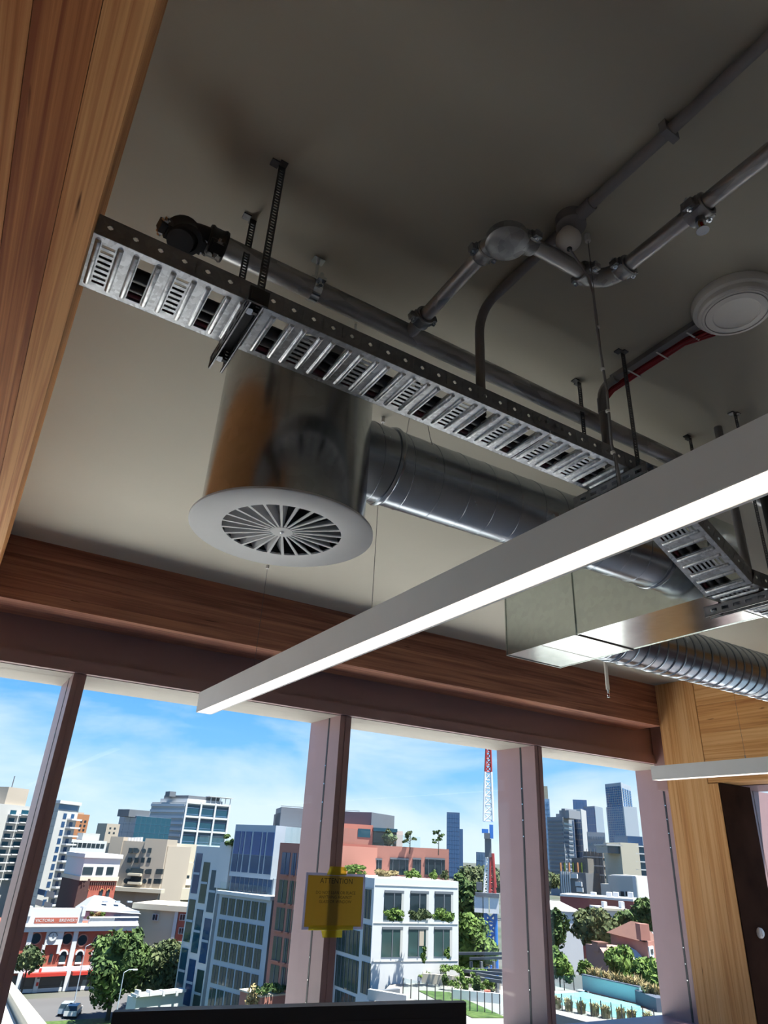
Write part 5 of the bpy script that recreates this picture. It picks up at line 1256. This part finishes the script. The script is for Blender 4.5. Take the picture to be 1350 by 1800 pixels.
partp('chimney', t, f, (1043, 1656, 1053, 1672), K_pinkw, -1.2, .2); partp('chimney_cap', t, f, (1042, 1655, 1054, 1657), K_redroof, -1.3, .3)

# --- tower crane ----------------------------------------------------------------
CX = site(866, 1600, 150)
t = thing('tower_crane', 'red, white and blue tower crane beside the right-hand mullion', 'crane', (CX.x, CX.y, GZ))
K_blue = plain('crane_blue', (.02, .16, .55), .5); K_cred = eplain('crane_red', (.58, .04, .035), .5); K_cwhite = plain('crane_white', (.75, .75, .75), .6)
rt_ = Vector((CX.y, -CX.x, 0)).normalized(); fw_ = Vector((CX.x, CX.y, 0)).normalized()
ppm = (site(876, 1600, 150) - site(866, 1600, 150)).length / 10
def cz(y): return site(866, y, 150).z
def cp(x, y, d=0.0):
    return Vector((CX.x, CX.y, 0)) + rt_ * ((x - 866) * ppm) + fw_ * d + Vector((0, 0, cz(y)))
def lattice(parent, xa, xb, xa2, xb2, y0, y1, n, mat, nm, r=.10, dep=1.6):
    for x, x2 in ((xa, xa2), (xb, xb2)):
        for d in (0, dep): MB().cyl(cp(x, y0, d), cp(x2, y1, d), r, 6).build(nm + '_leg', mat, parent)
    for k in range(n):
        a, b = k / n, (k + 1) / n
        L_ = lambda s, q: (xa + (xa2 - xa) * s) if q == 0 else (xb + (xb2 - xb) * s)
        ya, yb = y0 + (y1 - y0) * a, y0 + (y1 - y0) * b
        q = k % 2
        MB().cyl(cp(L_(a, q), ya), cp(L_(b, 1 - q), yb), r * .6, 5).cyl(cp(L_(a, 0), ya), cp(L_(a, 1), ya), r * .6, 5).cyl(cp(L_(a, 1 - q), ya, dep), cp(L_(b, q), yb, dep), r * .6, 5).build(nm + '_brace', mat, parent)
lattice(t, 853, 871, 853, 871, 1780, 1606, 10, K_blue, 'mast', .34)
lattice(t, 850, 858, 856, 861, 1578, 1505, 6, K_cwhite, 'frame', .16)
lattice(t, 861, 871, 864, 869, 1578, 1500, 6, K_cred, 'strut', .26)
lattice(t, 853, 870, 857, 869, 1444, 1357, 6, K_cwhite, 'jib', .22)
lattice(t, 857, 869, 861, 868, 1357, 1300, 5, K_cred, 'jib_tip', .2)
for a, b in ((834, 848.5), (850, 859), (861, 877)):
    pq = (cp(a, 1605) + cp(b, 1577)) / 2; MB().obox(pq, rt_ * ((b - a) * ppm / 2), fw_ * 1.1, Vector((0, 0, (cz(1577) - cz(1605)) / 2))).build('counterweight', K_cwhite, t)
def cbox(nm, x0, y0, x1, y1, mat, d=.8): pq = (cp(x0, y1) + cp(x1, y0)) / 2; MB().obox(pq, rt_ * ((x1 - x0) * ppm / 2), fw_ * d, Vector((0, 0, (cz(y0) - cz(y1)) / 2))).build(nm, mat, t)
cbox('machine_deck', 836, 1570, 878, 1577, K_grey, 1.3); cbox('winch', 849, 1458, 861, 1465, K_blue); cbox('winch', 863, 1450, 870, 1474, K_blue); cbox('slew_ring', 853, 1465, 864, 1475, K_grey); cbox('head_frame', 854, 1475, 866, 1507, K_grey, .4); cbox('cabin', 838, 1552, 848, 1566, K_grey)
MB().cyl(cp(867, 1500), cp(872, 1560), .25, 6).build('ram', K_cred, t)

# --- trees ----------------------------------------------------------------
tree('large leafy street tree in front of the brewery', 148, 1608, 268, 1772, 122, L_a, 21, 5200, .55)
tree('olive-tinted street tree right of the large leafy tree', 222, 1640, 335, 1765, 130, L_c, 22, 3600, .55)
tree('small ragged street tree at the brewery left end', 22, 1655, 82, 1712, 126, L_c, 23, 900, .45)
tree('dark green tree at the foot of the white gridded wing', 318, 1620, 345, 1700, 150, L_a, 24, 700, .5)
tree('big bright tree between the white building and the crane', 770, 1600, 876, 1720, 128, L_b, 25, 4200, .6, group='park trees')
tree('tall mid-green tree rising behind the white building corner', 785, 1530, 850, 1625, 180, L_a, 26, 2400, .8, group='park trees')
tree('pale distant tree left of the crane counterweights', 812, 1524, 858, 1580, 230, L_c, 27, 1400, .9, group='park trees')
tree('bright tree hugging the right mullion above the pool fence', 955, 1655, 1010, 1730, 96, L_b, 28, 1500, .45, group='park trees')
tree('mid-green tree at the left edge of the right window', 958, 1590, 1000, 1672, 135, L_a, 29, 1500, .6, group='park trees')
tree('broad round olive tree in the middle of the right window', 998, 1590, 1092, 1672, 150, L_c, 30, 3400, .7, group='park trees')
tree('dark tree behind the brick house roof', 1080, 1600, 1125, 1640, 160, L_a, 31, 1300, .7, group='park trees')
tree('tall dark green tree against the right window jamb', 1108, 1572, 1160, 1640, 150, L_a, 32, 1800, .7, group='park trees')
tree('bright leafy shrub tree in front of the pink gable house', 1060, 1658, 1122, 1730, 92, L_b, 33, 2200, .42, ground=-14, group='park trees')
tree('low leafy tree at the lower right beside the jamb', 1108, 1680, 1168, 1755, 90, L_b, 34, 1900, .42, ground=-14, group='park trees')
tree('small bright bush left of the pool grasses', 1012, 1686, 1042, 1716, 94, L_b, 35, 500, .35, ground=-14, group='park trees')

tree('hazy far tree line behind the crane cabin', 795, 1520, 905, 1575, 330, L_c, 36, 2600, 1.3, group='park trees')
tree('hazy far tree behind the right mullion', 880, 1522, 990, 1575, 340, L_c, 37, 2600, 1.3, group='park trees')
tree('mid-green tree hidden behind the right mullion beside the crane', 884, 1600, 952, 1690, 125, L_a, 38, 2200, .55, group='park trees')
tree('bright tree behind the right mullion above the terraces', 892, 1668, 962, 1735, 104, L_b, 39, 1800, .45, group='park trees')
# --- pool terrace ----------------------------------------------------------------
pz = -12.0
def gnd(px, py, z):
    d = sight(px, py); return d * (z / d.z)
K_poolw = eplain('pool_water', (.34, .80, .86), .06, 0, .6, .15, .4); K_teal = eplain('teal_wall', (.42, .64, .66), .8, var=.03); K_navy = eplain('navy_wall', (.09, .115, .165), .8); K_deck = eplain('pool_deck_stone', (.34, .32, .30), .8, var=.04)
def poly(name, pts, z, mat, parent, th=.2):
    MB().prism([(p.x, p.y) for p in pts], z - th, z).build(name, mat, parent)
t = thing('pool_terrace', 'pale podium terrace with a turquoise swimming pool', 'terrace', (*gnd(1070, 1770, pz)[:2], pz))
poly('deck', [gnd(955, 1728, pz), gnd(1130, 1772, pz), gnd(1230, 1790, pz), gnd(1230, 1850, pz), gnd(955, 1776, pz)], pz, K_deck, t, 3)
poly('pool_water', [gnd(968, 1748, pz), gnd(1026, 1744, pz), gnd(1126, 1768, pz), gnd(1126, 1774, pz), gnd(1170, 1796, pz), gnd(1170, 1812, pz), gnd(1060, 1784, pz), gnd(968, 1762, pz)], pz + .03, K_poolw, t, .1)
def wall_line(parent, name, a, b, h, mat, th=.25, z=pz, base=0.0):
    e = Vector((b.x - a.x, b.y - a.y, 0)); L = e.length; e.normalize(); n = Vector((-e.y, e.x, 0)); c = Vector(((a.x + b.x) / 2, (a.y + b.y) / 2, z + base + h / 2))
    MB().obox(c, e * (L / 2), n * (th / 2), Vector((0, 0, h / 2))).build(name, mat, parent)
wa, wb_ = gnd(1026, 1740, pz), gnd(1128, 1765, pz)
wall_line(t, 'teal_wall', wa, wb_, 1.35, K_teal); wall_line(t, 'wall_coping', wa, wb_, .08, K_navy, .5, base=1.35)
wall_line(t, 'navy_planter', gnd(1128, 1764, pz), gnd(1166, 1780, pz), 1.1, K_navy, 1.2)
fa_, fb_ = gnd(972, 1774, pz), gnd(1172, 1812, pz)
wall_line(t, 'podium_edge', gnd(930, 1766, pz), gnd(1240, 1826, pz), 4.0, K_navy, .5, base=-4.1)
def fence(label, a, b, n, h, z, post=.05):
    t = thing('glass_fence', label, 'fence', (a.x, a.y, z))
    e = Vector((b.x - a.x, b.y - a.y, 0)); L = e.length / n; e.normalize()
    for k in range(n):
        p, q = a + e * (L * k), a + e * (L * (k + 1)); wall_line(t, 'glass_panel', p + e * .06, q - e * .06, h, M_bal, .03, z)
    for k in range(n + 1): p = a + e * (L * k); MB().cyl((p.x, p.y, z), (p.x, p.y, z + h + .05), post, 6).build('post', M_black, t)
fence('frameless glass pool fence on the near side of the pool', fa_, fb_, 11, 1.25, pz)
fence('short glass pool fence left of the teal wall', gnd(958, 1742, pz), wa, 4, 1.3, pz)
def grass(label, px, py, D, w, h, seed, mat, group, n=150):
    c = site(px, py, D); R = random.Random(seed); vs = []; fs = []
    for i in range(n):
        a = R.uniform(0, 6.28); rr = R.uniform(0, .35) * w; l = h * R.uniform(.7, 1.1); b = R.uniform(0, 6.28); s = R.uniform(.2, .6) * w
        p = c + Vector((rr * math.cos(a), rr * math.sin(a), 0)); q = p + Vector((s * .4 * math.cos(b), s * .4 * math.sin(b), l * .7)); r_ = p + Vector((s * math.cos(b), s * math.sin(b), l * R.uniform(.6, 1)))
        k = len(vs); o = Vector((-math.sin(b), math.cos(b), 0)) * .05; vs += [p - o, p + o, q + o, q - o, r_]; fs += [(k, k + 1, k + 2, k + 3), (k + 3, k + 2, k + 4)]
    me = bpy.data.meshes.new('grass_tuft'); me.from_pydata([tuple(v) for v in vs], [], fs); me.materials.append(mat); me.update()
    tag(inst('grass_tuft', me, Matrix.Identity(4)), label, 'ornamental grass', group)
D_ = lambda px, py: math.hypot(*gnd(px, py, pz)[:2])
for k, x in enumerate((1046, 1066, 1086, 1106, 1121)):
    y = 1740 + (x - 1026) * .245; dd = D_(x, y) + 1.1
    grass('straw-coloured grass tuft above the teal wall, %s from the left' % ('first', 'second', 'third', 'fourth', 'fifth')[k], x, y - 12 + k * .3, dd, 1.5, 1.9, 200 + k, L_straw, 'grasses above the teal wall')
for k, x in enumerate((1138, 1152, 1164)):
    grass('straw-coloured grass tuft in the navy planter, %s' % ('left', 'middle', 'right')[k], x, 1752 + k * 5, D_(1145, 1770), 1.2, 1.3, 210 + k, L_straw, 'grasses in the navy planter')
for k, x in enumerate((980, 1000, 1022, 1046, 1066, 1092, 1112, 1140)):
    y = 1776 + (x - 972) * .19; dd = D_(x, y - 2)
    grass('grass tuft behind the near pool fence, %s from the left' % ('first', 'second', 'third', 'fourth', 'fifth', 'sixth', 'seventh', 'eighth')[k], x, y - 5, dd + .5, 1.0, 1.1, 220 + k, L_straw, 'grasses behind the near pool fence', 110)

# --- pergola terrace ----------------------------------------------------------------
tz = -12.4
t = thing('garden_terrace', 'garden terrace with lawn and low white walls beside the white building', 'terrace', (*gnd(800, 1760, tz)[:2], tz))
poly('terrace_floor', [gnd(640, 1780, tz), gnd(700, 1715, tz), gnd(900, 1735, tz), gnd(900, 1805, tz), gnd(780, 1800, tz)], tz, K_deck, t, 3)
poly('lawn', [gnd(735, 1742, tz), gnd(790, 1745, tz), gnd(890, 1790, tz), gnd(830, 1790, tz)], tz + .06, K_lawn, t, .1)
wall_line(t, 'low_wall', gnd(742, 1728, tz), gnd(880, 1740, tz), .9, K_cream, .4, tz); wall_line(t, 'planter_wall', gnd(795, 1756, tz), gnd(880, 1764, tz), .8, K_white, .4, tz)
wall_line(t, 'brick_planter', gnd(852, 1760, tz), gnd(862, 1761, tz), .9, K_brick, .8, tz); wall_line(t, 'podium_face', gnd(780, 1802, tz), gnd(900, 1802, tz), 3, K_pale, .4, tz, -3)
wall_line(t, 'stair_wall', gnd(648, 1756, tz), gnd(716, 1768, tz), .8, K_pale, .5, tz); wall_line(t, 'stair_cheek', gnd(660, 1752, tz), gnd(700, 1748, tz), .5, K_grey, .5, tz)
fence('glass balustrade stepping down the garden terrace behind the monitor', gnd(708, 1752, tz), gnd(826, 1778, tz), 8, 1.5, tz)
fence('glass balustrade of the garden terrace beside the crane mullion', gnd(826, 1778, tz), gnd(892, 1785, tz), 5, 1.5, tz)
for k, (x, y) in enumerate(((745, 1727), (775, 1726), (806, 1744), (836, 1748), (858, 1748))):
    c = gnd(x, y, tz); o = inst('hedge', crown_mesh((c.x, c.y, tz + .8), 1.5, .6, 240, .2, 300 + k, L_b, 6, 'hedge'), Matrix.Identity(4)); tag(o, 'clipped low hedge on the garden terrace, %s from the left' % ('first', 'second', 'third', 'fourth', 'fifth')[k], 'hedge', 'garden terrace hedges')
t = thing('pergola', 'dark steel pergola over the garden terrace by the crane', 'pergola', (*gnd(850, 1740, tz)[:2], tz))
Dp = math.hypot(*gnd(800, 1735, tz)[:2])
def beam(x0, y0, x1, y1, D0, D1, nm='beam', th=.14):
    a, b = site(x0, y0, D0), site(x1, y1, D1); e = (b - a); L = e.length; e.normalize(); _, u, v = basis(e); MB().obox((a + b) / 2, e * (L / 2), u * th, v * th).build(nm, K_grey, t)
for x0, y0, x1, y1, a, b in ((800, 1676, 884, 1676, 100, 98), (826, 1685, 884, 1684, 98, 96), (793, 1703, 884, 1706, 92, 88), (805, 1706, 884, 1712, 90, 86), (838, 1712, 884, 1720, 88, 84), (846, 1721, 884, 1726, 86, 82)): beam(x0, y0, x1, y1, a, b)
for x, y, D in ((864, 1722, 85), (874, 1722, 84), (868, 1690, 97), (828, 1690, 98), (846, 1690, 98)):
    p = site(x, y, D); MB().box(p.x - .14, p.x + .14, p.y - .14, p.y + .14, tz, p.z).build('post', K_grey, t)
for k, (x, y0, y1, w) in enumerate(((782, 1703, 1740, 15), (815, 1710, 1750, 18), (838, 1714, 1756, 15))):
    D = math.hypot(*gnd(x, y1, tz)[:2]); c = site(x, (y0 + y1) / 2, D); rx = w * D / FPX * .5; h = site(x, y0, D).z - tz
    o = inst('vine_column', crown_mesh((c.x, c.y, tz + h / 2), rx * .8, h * .62, 420, .2, 320 + k, (L_a, L_b, L_a)[k], 9, 'vine'), Matrix.Identity(4))
    tag(o, 'vine-covered pergola column, ' + ('left', 'middle', 'right')[k] + ' of the three', 'plants', 'vine columns of the pergola')
for k, (x, y) in enumerate(((795, 1704), (822, 1709), (845, 1712))):
    c = site(x, y, 89); o = inst('vine_canopy', crown_mesh(c, 1.5, .5, 260, .2, 330 + k, L_b, 6, 'vine'), Matrix.Identity(4)); tag(o, 'leafy vine top over the pergola, ' + ('left', 'middle', 'right')[k] + ' clump', 'plants', 'vine tops on the pergola')

# --- street furniture ----------------------------------------------------------------
def lamp(label, px, py, D, h):
    c = site(px, py, D); t = thing('street_lamp', label, 'street lamp', (c.x, c.y, GZ), 'street lamps')
    MB().cyl((c.x, c.y, GZ), (c.x, c.y, GZ + h), .09, 8, .05).build('pole', K_steel, t); MB().tube([(c.x, c.y, GZ + h), (c.x + .6, c.y, GZ + h + .3), (c.x + 1.3, c.y, GZ + h + .3)], .05, 6).build('arm', K_steel, t)
    MB().box(c.x + 1.1, c.x + 1.7, c.y - .12, c.y + .12, GZ + h + .22, GZ + h + .36).build('lamp_head', K_white, t)
lamp('slim grey street lamp on the road before the brewery', 134, 1745, 128, 8); lamp('grey street lamp at the right foot of the big tree', 203, 1790, 112, 7); lamp('grey street lamp before the dark tree in the right window', 1098, 1640, 145, 10)
def car(label, px, py, mat, ang, D=None):
    c = gnd(px, py, GZ) if D is None else site(px, py, D); c = Vector((c.x, c.y, GZ)); t = thing('car', label, 'car', c, 'parked cars')
    R = Matrix.Translation(c) @ Matrix.Rotation(ang, 4, 'Z')
    b = MB().add([(-2.1, -.85, .35), (2.1, -.85, .35), (2.1, .85, .35), (-2.1, .85, .35), (-2.1, -.85, .95), (2.15, -.85, .85), (2.15, .85, .85), (-2.1, .85, .95), (-1.7, -.7, 1.45), (.5, -.7, 1.45), (.5, .7, 1.45), (-1.7, .7, 1.45), (1.2, -.8, .92), (1.2, .8, .92)],
                 [(0, 3, 2, 1), (0, 1, 5, 12, 4), (3, 7, 13, 6, 2), (1, 2, 6, 5), (0, 4, 7, 3), (8, 9, 10, 11), (5, 6, 13, 12)])
    inst('body', b.mesh('car_body', mat), R, t)
    w = MB().add([(-2.1, -.85, .95), (1.2, -.8, .92), (.5, -.7, 1.45), (-1.7, -.7, 1.45), (-2.1, .85, .95), (1.2, .8, .92), (.5, .7, 1.45), (-1.7, .7, 1.45)], [(0, 1, 2, 3), (4, 7, 6, 5), (1, 5, 6, 2), (0, 3, 7, 4)])
    inst('windows', w.mesh('car_windows', G_dark), R, t)
    wm = MB().cyl((0, -.1, 0), (0, .1, 0), .33, 12).mesh('wheel', M_black)
    for x in (-1.35, 1.35):
        for y in (-.78, .78): inst('wheel', wm, R @ Matrix.Translation((x, y, .33)), t)
car('pale blue car near the kerb left of the monitor', 117, 1782, eplain('pale_blue_paint', (.35, .45, .55), .3), 1.2); car('white car near the kerb left of the monitor', 127, 1786, K_white, 1.2); car('silver car under the trees in the right window', 1020, 1684, K_roof, .5, 160)
structure(boxobj('verge', (20, 42, 100, 120, GZ - 0.02, GZ + .05), K_lawn))
bpy.data.objects['verge']['kind'] = 'structure'
